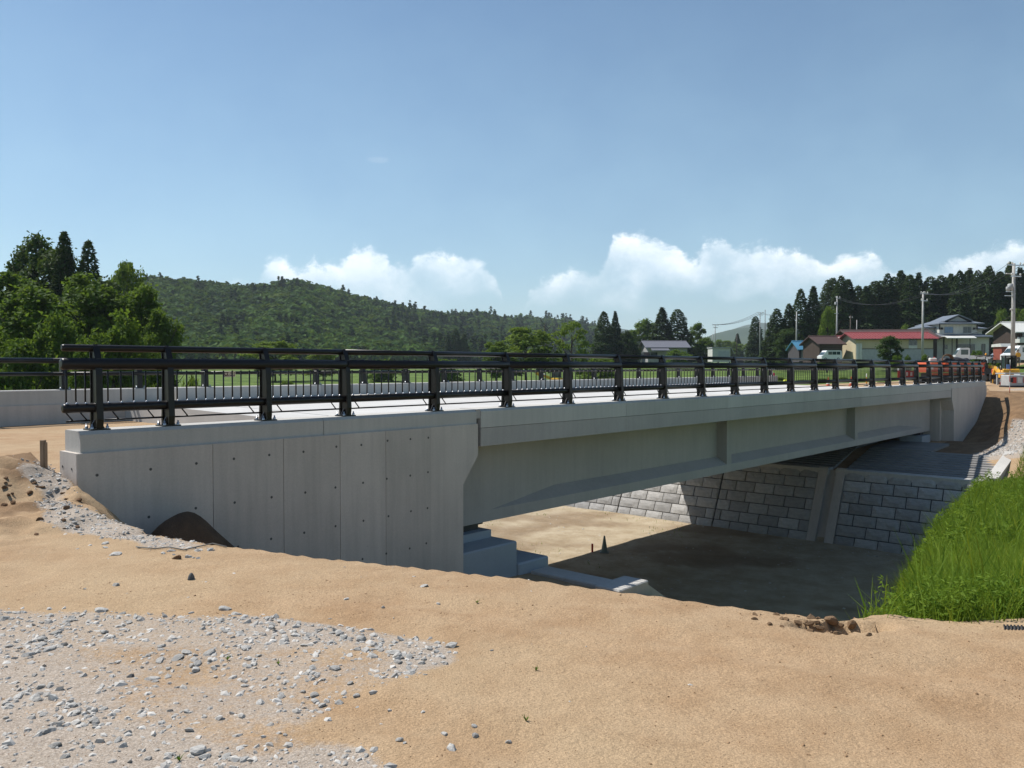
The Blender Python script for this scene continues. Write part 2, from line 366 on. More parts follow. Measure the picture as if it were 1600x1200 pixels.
def axis(parts, ends, g=1.16):
    out = []
    for a, b, st in parts: out += list(np.arange(a, b-1e-6, st))
    out.append(parts[-1][1]); lo, hi = ends
    x = parts[0][0]; st = parts[0][2]; pre = []
    st = max(st, .35)
    while x > lo: x -= st; st *= g; pre.append(x)
    x = parts[-1][1]; st = parts[-1][2]; post = []
    while x < hi: x += st; st *= g; post.append(x)
    return np.array(pre[::-1]+out+post)
SA = axis([(-3.4,3.95,.06),(3.95,11,.06),(11,35.5,.33),(35.5,57,.3)], (-1200, 4300))
DA = axis([(-7,-2.4,.35),(-2.4,10.9,.06),(10.9,11.5,.1),(11.5,24.6,.4)], (-1200, 4300))
def build_ground():
    S, D = np.meshgrid(SA, DA, indexing='ij'); Z = ground(S, D)
    X = U.x*S+N.x*D; Y = U.y*S+N.y*D; ns, nd = S.shape
    V = np.c_[X.ravel(), Y.ravel(), Z.ravel()]
    idx = np.arange(ns*nd).reshape(ns, nd)
    Q = np.stack([idx[:-1,:-1], idx[1:,:-1], idx[1:,1:], idx[:-1,1:]], -1).reshape(-1, 4)
    # what lies on the surface: red gravel, green plants, blue dark soil
    e = sdist(X, Y, CREST)
    ppx = 800+F*X/np.maximum(Y, .5); ppy = HOR+F*(CAMZ-Z)/np.maximum(Y, .5)
    g = gravel_weight(X, Y); nz = fbm(X*1.1, Y*1.6, 5)
    tr = np.exp(-((D-15-.4*S*.1)/.8)**2)*(S < 4)*sstep(.0, .2, nz+.1); g = np.maximum(g, .6*tr)
    gsl = (S > 40) & (S < 50.5) & (D < 9.3) & (D > -8); g = np.where(gsl, sstep(9.2, 8.6, D+.8*nz)*sstep(50.4, 48.5, S+nz), g)
    g = np.where((S > 55) & (D < 11), .65+.3*np.sign(nz), g); g = np.clip(g, 0, 1)
    gb = -sdist(X, Y, GL)
    green = np.where((Y > 4.8) & (gb > -1.6) & (e > .22) & (S < 37.2) & (D < 9), 1.0, 0.0)
    green = np.where((D > 25) & (S < 55), 1.0, green); green = np.where((D > 25.0) & (S > 55), 1.0, green)
    green = np.where((S > 62) & (D < 24) & (Y > 88), 1.0, green)
    green = np.where((S > 15) & (S < 36.5) & (D > 24) & (D < 56), 0.0, green); green = np.where((S < -12), 1.0, green)
    damp_shade = np.where((S > 41) & (S < 55) & (D < 11.2) & (D > 7.4), .85, 0.0)  # brown soil by the far wing wall, bridge shade put into its tone
    damp_shade = np.where((S > 15) & (S < 36) & (D > 5) & (D < 55), sstep(.02, .14, fbm(X*.28+5, Y*.5, 3))*.5, damp_shade)
    damp_shade = np.maximum(damp_shade, sstep(-4.3, -5.2, X)*sstep(5.5, 7, Y)*sstep(-.04, .10, fbm(X*1.9+6, Y*1.9, 4))*.85*(S < 4.2))
    silt = np.where((S > 13.5) & (S < 36.5) & (e > .4), 1.0, 0.0)
    T = np.c_[g.ravel(), green.ravel(), damp_shade.ravel(), silt.ravel()]
    m = bpy.data.materials.new('sandy_ground'); m.use_nodes = True; t = NT(m.node_tree); p = t.N['Principled BSDF']
    atr = t.n('ShaderNodeAttribute', _p={'attribute_name': 'tint'}); sp = t.n('ShaderNodeSeparateColor'); t.L.new(atr.outputs['Color'], sp.inputs[0])
    co = t.n('ShaderNodeTexCoord').outputs['Object']
    grain = t.noise(co, 110, 3, .75); grain2 = t.noise(co, 34, 4, .7); mid = t.noise(co, 2.4, 6, .62); big = t.noise(co, .42, 5, .6)
    sand = t.mix(t.ramp(mid, .32, .68), (.335, .215, .120), (.405, .279, .168))
    sand = t.mix(t.ramp(big, .35, .68, 0, .6), sand, (.425, .32, .20))
    sand = t.mix(t.ramp(t.noise(co, .8, 6, .65, .4), .52, .74, 0, .45), sand, (.26, .155, .08))
    v1 = t.n('ShaderNodeTexVoronoi', Scale=85.0); t.L.new(co, v1.inputs['Vector']); v2 = t.n('ShaderNodeTexVoronoi', Scale=210.0); t.L.new(co, v2.inputs['Vector'])
    c1 = t.n('ShaderNodeSeparateColor'); t.L.new(v1.outputs['Color'], c1.inputs[0]); c2 = t.n('ShaderNodeSeparateColor'); t.L.new(v2.outputs['Color'], c2.inputs[0])
    grav = t.mix(t.m('MULTIPLY_ADD', c1.outputs[0], .55, t.m('MULTIPLY', c2.outputs[0], .45)), (.27, .228, .188), (.47, .425, .375))
    silt = t.mix(t.ramp(t.noise(co, 1.1, 7, .7), .3, .7), (.34, .268, .175), (.47, .395, .285))
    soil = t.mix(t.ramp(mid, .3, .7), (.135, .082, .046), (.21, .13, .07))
    gras = t.mix(t.ramp(t.noise(co, .33, 6, .7), .3, .7), (.055, .10, .018), (.135, .19, .04))
    gw = t.ramp(t.m('ADD', sp.outputs[0], t.m('MULTIPLY', t.m('SUBTRACT', grain2, .5), .9)), .25, .75)
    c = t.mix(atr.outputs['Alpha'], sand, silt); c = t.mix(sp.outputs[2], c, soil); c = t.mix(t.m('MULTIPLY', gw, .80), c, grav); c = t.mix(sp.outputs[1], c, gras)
    k = t.m('ADD', t.m('MULTIPLY', t.ramp(grain, .25, .75), .62), .68)
    vo = t.n('ShaderNodeTexVoronoi', Scale=150.0); t.L.new(co, vo.inputs['Vector'])
    k = t.m('MULTIPLY', k, t.ramp(vo.outputs['Distance'], .1, .75, 1.06, .86))
    c = t.mix(1.0, c, t.n('ShaderNodeCombineXYZ', X=k, Y=k, Z=k).outputs[0], 'MULTIPLY')
    t.L.new(c, p.inputs['Base Color']); p.inputs['Roughness'].default_value = .95; p.inputs['Specular IOR Level'].default_value = .15
    hgt = t.m('ADD', t.m('MULTIPLY', grain, .35), t.m('ADD', t.m('MULTIPLY', grain2, .8), t.m('MULTIPLY', t.noise(co, 9, 4, .6), 1.6)))
    b = t.n('ShaderNodeBump', Strength=.75, Distance=.014, Height=hgt); t.L.new(b.outputs[0], p.inputs['Normal'])
    M['ground'] = m
    cs = S[:-1,:-1].ravel()+.1; cd = D[:-1,:-1].ravel()+.1; cX = U.x*cs+N.x*cd; cY = U.y*cs+N.y*cd; ce = sdist(cX, cY, CREST); cg = -sdist(cX, cY, GL)
    key = np.full(len(cs), 0)                                        # sandy ground
    key[(cs > 13.3) & (cs < 36.2) & (ce > .3) & (cd < 56)] = 1       # riverbed
    key[(cY > 4.8) & (cg > -1.2) & (ce > 0) & (cs < 41) & (cd < 9)] = 2   # grassy bank
    key[(cs >= 36.2) & (cs < 56)] = 3                                # far embankment
    key[(cs >= 56) & (cd < 25) & (cY < 90)] = 4                      # works yard
    key[(cd > 11.2) & (cd < 24.4) & (cs < 11.2)] = 5                 # approach road
    key[((cd > 24.4) & ~((cs > 13) & (cs < 36.2) & (cd < 56))) | ((cs >= 56) & (cY >= 90)) | (cs < -14)] = 6   # field
    for k_, nm in enumerate(['ground', 'riverbed', 'grass_bank', 'embankment', 'works_yard', 'approach_road', 'field']):
        q = Q[key == k_]
        if not len(q): continue
        us, inv = np.unique(q, return_inverse=True)
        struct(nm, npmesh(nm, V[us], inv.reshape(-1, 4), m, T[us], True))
build_ground()

# ------------------------------------------------------------------ THE BRIDGE
S0, S1 = 11.30, 45.70                     # joint to joint
DN, DF = 10.95, 23.85                     # outer faces of the two kerbs
def kz(d): return .78+.21*(d-DN)/(DF-DN)  # kerb top follows the cross-fall
def dz(d): return .40+.21*(d-11.55)/(23.25-11.55)
def local(base): return (base[0], base[1], base[2])
bridge_base = (S0, DN, -1.7)
bridge = thing('road_bridge', 'new pale concrete girder bridge with cantilevered edge spanning the dry riverbed', 'bridge', W(*bridge_base), BR)
def bp(name, mb, m, par=None): return part(name, mb, m, par or bridge, bridge_base if par is None else bridge_base)
bp('deck_slab', MB().prism([(11.56,dz(11.56)),(23.24,dz(23.24)),(23.24,dz(23.24)-.26),(11.56,dz(11.56)-.26)], 'x', S0, S1), M['deck'])
# edge beams cast in lengths, upper kerb pour over lower fascia pour
def kerb_profile(d0, d1, z0, z1, ch=.045, outer=-1):
    if outer < 0: return [(d0,z0),(d1,z0),(d1,z1-.02),(d1-.02,z1),(d0+ch,z1),(d0,z1-ch)]
    return [(d0,z0),(d1,z0),(d1,z1-ch),(d1-ch,z1),(d0+.02,z1),(d0,z1-.02)]
cuts = [S0+.09, 16.4, 21.6, 27.0, 32.6, 38.4, S1]
for a, b in zip(cuts[:-1], cuts[1:]):
    bp('kerb', MB().prism(kerb_profile(DN, DN+.6, .42, kz(DN)), 'x', a+.004, b-.004), M['kerb'])
    bp('kerb', MB().prism(kerb_profile(DF-.6, DF, .62, kz(DF), outer=1), 'x', a+.004, b-.004), M['kerb'])
    bp('fascia', MB().prism([(DN+.006,.06),(DN+.40,.06),(DN+.55,.14),(DN+.55,.412),(DN+.006,.412)], 'x', a+.004, b-.004), M['beam'])
bp('fascia', MB().prism([(DF-.55,.35),(DF-.4,.27),(DF-.006,.27),(DF-.006,.612),(DF-.55,.612)], 'x', S0, S1), M['beam'])
# five precast T girders with bottom bulbs, the web thickening to full width near the bearings
def girder(dc, ztop):
    hw, hb = .11, .46; zb = -1.68; st = []
    for s_, w in ((S0+.15, hb), (S0+1.4, hb), (S0+4.0, hw), (S1-4.0, hw), (S1-1.4, hb), (S1-.15, hb)):
        st.append((s_, [(-hb,zb),(hb,zb),(hb,zb+.24),(max(w,hw),zb+.24+.22*(hb-w)/(hb-hw)+.001),(w,ztop),(-w,ztop),(-max(w,hw),zb+.24+.22*(hb-w)/(hb-hw)+.001),(-hb,zb+.24)]))
    mb = MB(); n = 8
    vs = [(s_, dc+y, z) for s_, pr in st for y, z in pr]
    fs = [tuple(range(n-1,-1,-1)), tuple((len(st)-1)*n+i for i in range(n))]
    for k in range(len(st)-1): fs += [(k*n+i, k*n+(i+1)%n, (k+1)*n+(i+1)%n, (k+1)*n+i) for i in range(n)]
    mb.add(vs, fs); g = bp('girder', mb, M['beam'])
    for s_ in (23.4, 34.7):
        link('stiffener', MB().box((s_, dc-.455, zb+.10), (s_+.30, dc+.455, ztop-.02)).mesh('stiffener', M['beam'], bridge_base), g)
    for s_ in (S0+.9, S1-.9):
        link('bearing', MB().box((s_-.35, dc-.35, zb-.06), (s_+.35, dc+.35, zb-.003)).box((s_-.28, dc-.28, zb-.17), (s_+.28, dc+.28, zb-.062)).mesh('bearing', M['bearing'], bridge_base), g)
    return g
for i in range(5):
    dc = DN+.95+.46+i*2.52; girder(dc, dz(dc)-.264)
bp('haunch', MB().prism([(DN+.55,.139),(DN+1.6,.12),(DN+1.6,dz(12.5)-.27),(DN+.55,dz(11.6)-.28)], 'x', S0+.02, S1-.02), M['beam'])
for s_ in (S0+.25, 23.42, 34.72, S1-.55):
    for i in range(4):
        dc = DN+.95+.46+i*2.52; bp('cross_beam', MB().box((s_, dc+.47, -1.2), (s_+.28, dc+2.05, dz(dc)-.27)), M['beam'])

# near abutment: wing walls, corbel, stepped bearing seat
ab_base = (4.06, DN, -3.2)
ab = thing('bridge_abutment', 'near concrete abutment with long board-marked wing wall rising from the sand', 'abutment', W(*ab_base), BR)
def ap(name, mb, m, par=None): return part(name, mb, m, par or ab, ab_base)
WB = -3.4
def wall_profile(a, b, corb):
    # side elevation (s, z) with the corbel that carries the deck end
    return [(a,WB),(b-.40,WB),(b-.40,-.62),(b,-.10),(b,.506),(a,.506)] if corb else [(a,WB),(b,WB),(b,.506),(a,.506)]
core = ap('wing_wall', MB().prism(wall_profile(4.03, S0-.02, True), 'y', DN-.03, DN+.52), M['wall'])
joints = [4.03, 5.85, 7.0, 8.05, 9.0, 10.05]
for a, b in zip(joints[:-1], joints[1:]):
    link('formwork_panel', MB().box((a+.004, DN-.047, WB), (b-.005, DN-.0305, .50)).mesh('formwork_panel', M['wall'], ab_base), core)
hole = MB().lathe([(.0,.0),(.013,.0),(.018,.003),(.020,.0)], n=10).mesh('tie_hole', M['hole'])
for zz in (.22, -.42, -1.06, -1.70, -2.3):
    for s_ in (4.28, 4.95, 5.6, 6.2, 6.78, 7.38, 7.98, 8.5, 9.03, 9.55, 9.95):
        if zz < -1.5 and s_ < 5: continue
        link('tie_hole', hole, core, (s_-ab_base[0]+random.uniform(-.03,.03), -.0485, zz-ab_base[2]+.02*(s_-4)+random.uniform(-.015,.015)), (R(90),0,0))
ek = MB().lathe([(.0,.0),(.012,.0),(.016,.003),(.018,.0)], n=10).mesh('tie_hole', M['hole'])
for dd, zz in ((.12,.3),(.42,.31),(.14,-.25)):
    link('tie_hole', ek, core, (4.03-ab_base[0]-.002, dd, zz-ab_base[2]), (R(90),0,R(-90)))
ap('kerb', MB().prism(kerb_profile(DN, DN+.5, .506, kz(DN)), 'x', 4.09, 7.76), M['kerb'])
ap('kerb', MB().prism(kerb_profile(DN, DN+.5, .506, kz(DN)), 'x', 7.77, S0-.03), M['kerb'])
ap('joint_strip', MB().box((S0-.018, DN+.09, -.1), (S0+.085, DN+.52, .60)), M['joint'])
ap('joint_cover', MB().box((S0-.028, DN+.012, .605), (S0+.088, DN+.56, kz(DN)-.005)), M['beam'])
ap('wing_wall', MB().box((4.03, DF-.55, WB), (S0-.02, DF+.03, .60)), M['wall'])
ap('kerb', MB().prism(kerb_profile(DF-.5, DF, .60, kz(DF), outer=1), 'x', 4.09, S0-.03), M['kerb'])
ap('back_wall', MB().prism([(DN+.525,-3.4),(DF-.555,-3.4),(DF-.555,dz(23.25)-.003),(DN+.525,dz(11.5)-.003)], 'x', 9.9, S0-.03), M['deck'])
ap('bearing_seat', MB().chbox((10.95, DN+.25, -3.6), (12.75, DF-.3, -2.02), .03), M['seat'])
ap('footing_step', MB().chbox((12.755, DN+.22, -3.8), (13.75, DF-.3, -2.5), .03), M['seat'])
for i in range(5):
    dc = DN+.95+.46+i*2.52; ap('bearing_block', MB().box((S0+.45, dc-.5, -2.019), (S0+1.35, dc+.5, -1.855)), M['seat'])

# far abutment
fb_base = (S1, DN, -3.2)
fa = thing('bridge_abutment', 'far concrete abutment with slanted wing wall above the dark dirt slope', 'abutment', W(*fb_base), BR)
def fp(name, mb, m): return part(name, mb, m, fa, fb_base)
fp('wing_wall', MB().prism([(S1+.02,-.10),(S1+.02,.506),(53.2,.506),(53.2,.0),(48.0,-3.3),(46.1,-3.3),(46.1,-.62)], 'y', DN-.035, DN+.52), M['wall'])
fp('kerb', MB().prism(kerb_profile(DN, DN+.5, .506, kz(DN)), 'x', S1+.03, 53.15), M['kerb'])
fp('wing_wall', MB().box((S1+.02, DF-.55, -3.3), (53.2, DF+.03, .60)), M['wall'])
fp('kerb', MB().prism(kerb_profile(DF-.5, DF, .60, kz(DF), outer=1), 'x', S1+.03, 53.15), M['kerb'])
fp('back_wall', MB().prism([(DN+.525,-3.4),(DF-.555,-3.4),(DF-.555,dz(23.25)-.003),(DN+.525,dz(11.5)-.003)], 'x', S1+.03, 47.0), M['wall'])
fp('bearing_seat', MB().chbox((43.9, DN+.25, -3.6), (S1+.0, DF-.3, -2.55), .03), M['wall'])
for i in range(5):
    dc = DN+.95+.46+i*2.52; fp('bearing_block', MB().chbox((S1-1.75, dc-.55, -2.549), (S1-.35, dc+.55, -1.856), .02), M['seat'])

# ------------------------------------------------------------------ RAILINGS
def post_mesh():
    mb = MB()
    # web: curved side elevation (d, z), leaning in at the top; flange at the front
    prof = [(-.10,.012),(.10,.012),(.105,.10),(.085,.45),(.085,.85),(.10,1.02),(.085,1.10),(.03,1.115),(.0,1.08),(-.055,.93),(-.075,.72),(-.085,.40),(-.10,.14)]
    mb.prism(prof, 'x', -.024, .024)
    fr = [(-.10,.012),(-.085,.012),(-.07,.40),(-.06,.72),(-.040,.92),(.012,1.075),(0,1.085),(-.060,.935),(-.090,.72),(-.10,.40),(-.115,.14)]
    mb.prism([(a, b) for a, b in fr], 'x', -.042, .042)
    mb.prism([(.075,.012),(.115,.012),(.12,.10),(.10,.45),(.10,.85),(.112,1.02),(.095,1.0),(.086,.85),(.086,.45)], 'x', -.042, .042)
    for sx in (-1, 1): mb.prism([(sx*.03,.012),(sx*.10,.012),(sx*.03,.13)][::sx], 'y', -.01, .01)
    return mb.mesh('post', M['black'])
def plate_mesh(): return MB().box((-.125,-.12,0), (.125,.12,.018)).mesh('base_plate', M['black'])
def bolt_mesh(): return MB().lathe([(.0,.062),(.011,.06),(.011,.03),(.021,.03),(.021,.0)], n=8).mesh('anchor_bolt', M['galv'])
PD = 11.12
rail_base = (4.0, PD, kz(DN))
rail = thing('bridge_railing', 'dark brown pedestrian railing with upright bars along the near kerb', 'railing', W(*rail_base), BR)
def rp(name, mb, m=None): return part(name, mb, m or M['black'], rail, rail_base)
posts = [4.36, 5.31, 6.83, 8.32]+[10.33+2*k for k in range(18)]+[46.3, 47.9, 49.4, 50.9, 52.5]
pm, plm, bm_ = post_mesh(), plate_mesh(), bolt_mesh()
for s_ in posts:
    po = link('post', pm, rail, (s_-rail_base[0], 0, 0)); link('base_plate', plm, po)
    for dx in (-.095, .095):
        for dy in (-.09, .09): link('anchor_bolt', bm_, po, (dx, dy, .018))
ZB = rail_base[2]
def capped(a, b, d, z, r, n=14):
    return MB().tube([(a,d,z),(a+.006,d,z),(a+.03,d,z),(b-.03,d,z),(b-.006,d,z),(b,d,z)], [r*.55,r*.85,r,r,r*.85,r*.55], n)
breaks = [3.92]+[posts[i] for i in (3, 5, 7, 9, 11, 13, 15, 17, 19, 21, 23)]+[52.95]
for i, (a, b) in enumerate(zip(breaks[:-1], breaks[1:])):
    e0 = 0 if i == 0 else .004; e1 = 0 if i == len(breaks)-2 else .004
    mk = lambda r, d, z, sh: (capped(a+sh, b, d, z, r) if i == 0 else (capped(a+e0, b, d, z, r) if i == len(breaks)-2 else MB().tube([(a+.004,d,z),(b-.004,d,z)], r, 14)))
    rp('top_rail', mk(.046, PD+.06, ZB+1.062, .04)); rp('main_rail', mk(.077, PD-.02, ZB+.855, 0)); rp('lower_rail', mk(.062, PD, ZB+.29, .02))
pk = MB(); pk.tube([(0,0,0),(0,0,.42)], .0105, 6); pkm = pk.mesh('picket', [M['black'], M['galv']])
glint = MB().lathe([(.0,.022),(.012,.016),(.018,.0)], n=8).mesh('glint_cap', M['galv'])  # added pale caps that stand for sun glints at the picket feet
npk = 0
def bay(a, b, n):
    global npk
    for k in range(n):
        s_ = a+(b-a)*(k+.5)/n+.0
        if a == 3.92: s_ = 3.99+k*.115
        o = link('picket', pkm, rail, (s_-rail_base[0], 0, .345)); npk += 1
        if s_ < 22: link('glint_cap', glint, o, (0, -.022, .0))
bay(3.92, 4.36, 3)
for a, b in zip(posts[:-1], posts[1:]):
    bay(a+.06, b-.06, 5 if b-a < 1.2 else 10 if b-a < 1.55 else 12)
    rp('foot_bar', MB().tube([(a+.09,PD-.02,ZB+.125),(b-.09,PD-.02,ZB+.125)], .013, 8))
    for s_ in (a+.24, b-.24): rp('brace', MB().tube([(s_-.05,PD,ZB+.24),(s_+.035,PD-.02,ZB+.125)], .0095, 6))
rp('foot_bar', MB().tube([(3.98,PD-.02,ZB+.125),(4.27,PD-.02,ZB+.125)], .013, 8))
for s_ in (4.03, 4.2): rp('brace', MB().tube([(s_-.05,PD,ZB+.24),(s_+.035,PD-.02,ZB+.125)], .0095, 6))

FD = 23.5
fr_base = (4.0, FD, kz(DF))
frail = thing('bridge_railing', 'two-bar dark brown vehicle railing along the far kerb, carrying a name plate', 'railing', W(*fr_base), BR)
fpm = MB().prism([(-.09,.0),(.10,.0),(.09,.30),(.10,.80),(.05,.86),(-.02,.80),(-.07,.4)], 'x', -.075, .075).box((-.14,-.13,0),(.14,.13,.016)).mesh('post', M['black'])
ZF = fr_base[2]
for k in range(25):
    po = link('post', fpm, frail, (4.37+2*k-fr_base[0], 0, 0))
    for dx in (-.11, .11): link('anchor_bolt', bm_, po, (dx, -.10, .016))
for k in range(12):
    a, b = 4.0+k*4.07, 4.0+(k+1)*4.07
    for nm, z, r in (('upper_rail', .77, .07), ('lower_rail', .42, .05)):
        part(nm, MB().tube([(a+.004,FD-.09,ZF+z),(b-.004,FD-.09,ZF+z)], r, 12), M['black'], frail, fr_base)
M['plate_brown'] = mat('plate_bronze', (.075, .030, .016), (.055, .022, .012), .45)
M['cream'] = mat('cream_paint', (.62, .50, .36), (.57, .46, .33), .5)
ps = math.tan(math.atan((357-800)/F)+math.pi/2-TH)*23.35
plate = part('name_plate', MB().box((ps-.20, 23.300, ZF+0.295), (ps+.20, 23.325, ZF+0.465)), M['plate_brown'], frail, fr_base)
fm = MB()
for a, b in (((-.20,0.295),(.20,0.310)), ((-.20,0.450),(.20,0.465)), ((-.20,0.311),(-.184,0.449)), ((.184,0.311),(.20,0.449))):
    fm.box((ps+a[0], 23.293, ZF+a[1]), (ps+b[0], 23.2995, ZF+b[1]))
link('plate_frame', fm.mesh('plate_frame', M['cream'], fr_base), plate)
cu = bpy.data.curves.new('lettering', 'FONT'); cu.body = '大春橋'; cu.size = .115; cu.extrude = .003; cu.align_x = 'CENTER'; cu.align_y = 'CENTER'; cu.materials.append(M['cream'])
tmp = bpy.data.objects.new('lettering', cu); COL.objects.link(tmp)
tme = bpy.data.meshes.new_from_object(tmp.evaluated_get(bpy.context.evaluated_depsgraph_get())); bpy.data.objects.remove(tmp); bpy.data.curves.remove(cu)
tx = link('lettering', tme, plate, (ps-fr_base[0], 23.296-FD, .38), (R(90), 0, 0))

# ------------------------------------------------------------------ REVETMENTS
def rev_face(t, off=0.0):       # t: metres up the slope from the foot
    L = math.hypot(1.5, 3.1); a = (1.5/L, 3.1/L)
    return 35.8+a[0]*t-off*a[1], -6.25+a[1]*t+off*a[0]
LR = math.hypot(1.5, 3.1)
rv_base = (35.8, 20, BED)
rv = thing('retaining_wall', 'battered revetment of pale split-face concrete blocks across the riverbed', 'retaining wall', W(*rv_base), BR)
BROT = Matrix(((0, -3.1/LR, 1.5/LR), (1, 0, 0), (0, 1.5/LR, 3.1/LR))).to_euler()
def block_mesh(k):
    """pillowed block face, one metre wide and half a metre high; local x along the wall, y outwards, z up the slope"""
    r = random.Random(k); nx, nz_ = 6, 4; vs = []; fs = []
    for j in range(nz_):
        for i in range(nx):
            x = -.5+i/(nx-1); z = -.5+j/(nz_-1); bord = i in (0, nx-1) or j in (0, nz_-1)
            vs.append((x, .0 if bord else .030+r.uniform(-.012, .018), z))
    for j in range(nz_-1):
        for i in range(nx-1): fs.append((j*nx+i, (j+1)*nx+i, (j+1)*nx+i+1, j*nx+i+1))
    o = len(vs); vs += [(-.5,-.12,-.5),(.5,-.12,-.5),(.5,-.12,.5),(-.5,-.12,.5)]
    b = list(range(nx)); rt = [j*nx+nx-1 for j in range(nz_)]; tp = [(nz_-1)*nx+i for i in range(nx)]; lf = [j*nx for j in range(nz_)]
    fs += [tuple([o, o+1]+b[::-1])[::-1], tuple([o+1, o+2]+rt[::-1])[::-1], tuple([o+3, o+2]+tp[::-1]), tuple([o, o+3]+lf[::-1])]
    mb = MB(); mb.add(vs, fs); return mb.mesh('block', M['stone'] if k < 4 else M['stone_new'])
bms = [block_mesh(k) for k in range(6)]
panels = [(7.6, 13.15), (14.35, 18.96), (19.0, 24.46), (24.5, 31.0)]
rows = 7; rh = LR*1.035/rows
for pi, (a, b) in enumerate(panels):
    for r_ in range(rows):
        x = a; off = (.46 if r_ % 2 else .96)+.1*((r_*7+pi*3) % 3-1)
        edges = [a]
        while edges[-1]+.3 < b:
            edges.append(min(edges[-1]+(off if len(edges) == 1 else .96), b))
        if edges[-1] < b: edges[-1] = b
        for e0, e1 in zip(edges[:-1], edges[1:]):
            s_, z_ = rev_face((r_+.5)*rh, .10+random.uniform(-.006, .012))
            k = random.choice([0,1,2,3,0,1,2,3,4] if random.random() < .75 else [4,5])
            link('block', bms[k], rv, (s_-rv_base[0], (e0+e1)/2-rv_base[1], z_-rv_base[2]), BROT, (e1-e0-.042, 1, rh-.040))
# backing slab that closes the joints, coping, and the drain between its two kerbs
def slab(d0, d1, t0, t1, o0, o1):
    mb = MB(); q = [rev_face(t0, o0), rev_face(t1, o0), rev_face(t1, o1), rev_face(t0, o1)]
    return mb.prism([(s_, z_) for s_, z_ in q], 'y', d0, d1)
for a, b in panels: part('backing', slab(a, b, -.2, LR+.1, -.15, .03), M['joint'], rv, rv_base)
part('drain_channel', slab(13.56, 13.94, -.2, LR+.1, -.3, -.015), M['wall'], rv, rv_base)
for d0 in (13.16, 13.95): part('drain_kerb', slab(d0, d0+.39, -.2, LR+.14, -.3, .16), M['wall'], rv, rv_base)
for a, b in ((7.6, 13.6), (13.9, 22), (22.01, 31)):
    part('coping', MB().chbox((37.15, a, -3.3), (37.75, b, -3.0), .02), M['kerb'], rv, rv_base)
# stepped concrete paving on the terrace above
pv_base = (39.3, 10, -2.8)
pv = thing('slope_paving', 'pale stepped concrete paving on the terrace below the far bearing seats', 'paving', W(*pv_base), BR)
nst = 20
for k in range(nst):
    a = 37.78+k*.31; b = a+.302; z0 = lerp(a, [(37.7,-3.02),(40.9,-2.30),(44,-2.2)])
    for d0, d1 in ((7.7 if k < 10 else 10.6, 13.3), (13.9, 24)):
        part('course', MB().prism([(a,z0-.25),(b,z0-.25),(b,z0+.062),(a,z0+.030)], 'y', d0, d1), M['paving'], pv, pv_base)
part('drain', MB().prism([(37.6,-3.4),(41.0,-2.7),(41.0,-2.40),(37.6,-3.16)], 'y', 13.31, 13.89), M['wall'], pv, pv_base)
part('side_kerb', MB().prism([(37.5,-3.3),(41.2,-2.5),(41.2,-2.10),(37.5,-2.90)], 'y', 7.25, 7.69), M['kerb'], pv, pv_base)
# top of the near revetment
nc_base = (14.2, 8.5, -3.2)
nc = thing('revetment_coping', 'white concrete end block of the near revetment just beyond the sand crest', 'coping', W(*nc_base), BR)
part('coping', MB().chbox((13.05, 9.13, -3.3), (13.6, 11.1, -2.68), .02), M['kerb'], nc, nc_base)
part('end_block', MB().chbox((12.6, 8.55, -3.3), (13.6, 9.12, -2.55), .02), M['kerb'], nc, nc_base)
part('end_fin', MB().prism([(13.602,-3.5),(15.0,-4.4),(15.0,-3.4),(13.602,-2.58)], 'y', 8.7, 9.08), M['kerb'], nc, nc_base)

# ------------------------------------------------------------------ HILLS AND FAR MOUNTAINS
M['forest_floor'] = mat('forest_floor', (.03, .055, .018), (.045, .075, .02), .95, scale=.05)
M['mountain'] = mat('far_forest', (.035, .06, .03), (.05, .075, .035), .95, scale=.004)
def ridge(px, pts): return np.interp(px, [p[0] for p in pts], [p[1] for p in pts])
R1 = [(-300,470),(0,455),(180,440),(240,433),(300,437),(345,443),(400,447),(440,440),(462,438),(500,446),(545,459),(600,474),(650,485),(700,491),(745,491),(790,499),(830,499),(880,502),(930,511),(980,530),(1050,560),(1100,572)]
D1 = [(-300,620),(240,640),(460,640),(620,760),(745,900),(880,1150),(1100,1350)]
def hill_grid(px, t, rp=R1, dp=D1, h0=1.5, lift=8.5):
    az = np.arctan((px-800)/F); Rr = ridge(px, dp); H = (HOR-ridge(px, rp))/F*Rr*np.cos(az)*1.0+CAMZ
    # range from the foot (t=0) over the ridge (t=1) and down the far side
    r = Rr*(.50+.50*t); back = np.clip(t-1, 0, 1)
    sh = np.where(t <= 1, sstep(0, 1.25, t)/sstep(0, 1.25, np.array(1.0)), 1-.9*back)
    bump = 1+.20*fbm(px*.012+r*.004, r*.011+3, 4)*sstep(0, .4, t)*(1-sstep(.75, 1, t))
    z = h0+np.maximum(H-lift-h0, 0)*sh*bump
    return np.stack([r*np.sin(az), r*np.cos(az), z], -1)
def hills(name, px, ts, m, **k):
    P, T = np.meshgrid(px, ts, indexing='ij'); V = hill_grid(P, T, **k).reshape(-1, 3)
    i = np.arange(P.size).reshape(P.shape); Q = np.stack([i[:-1,:-1], i[1:,:-1], i[1:,1:], i[:-1,1:]], -1).reshape(-1, 4)
    return struct(name, npmesh(name, V, Q, m, smooth=True))
hills('hills', np.arange(-300, 1101, 8.0), np.r_[np.linspace(0, 1, 26), 1.15, 1.4, 2], M['forest_floor'])
RM = [(-600,540),(200,520),(600,505),(660,492),(690,487),(715,492),(760,494),(800,499),(840,509),(880,507),(905,503),(935,508),(985,516),(1020,524),(1050,534),(1090,528),(1110,526),(1140,516),(1165,508),(1190,504),(1215,506),(1260,520),(1400,512),(1700,505),(2400,520)]
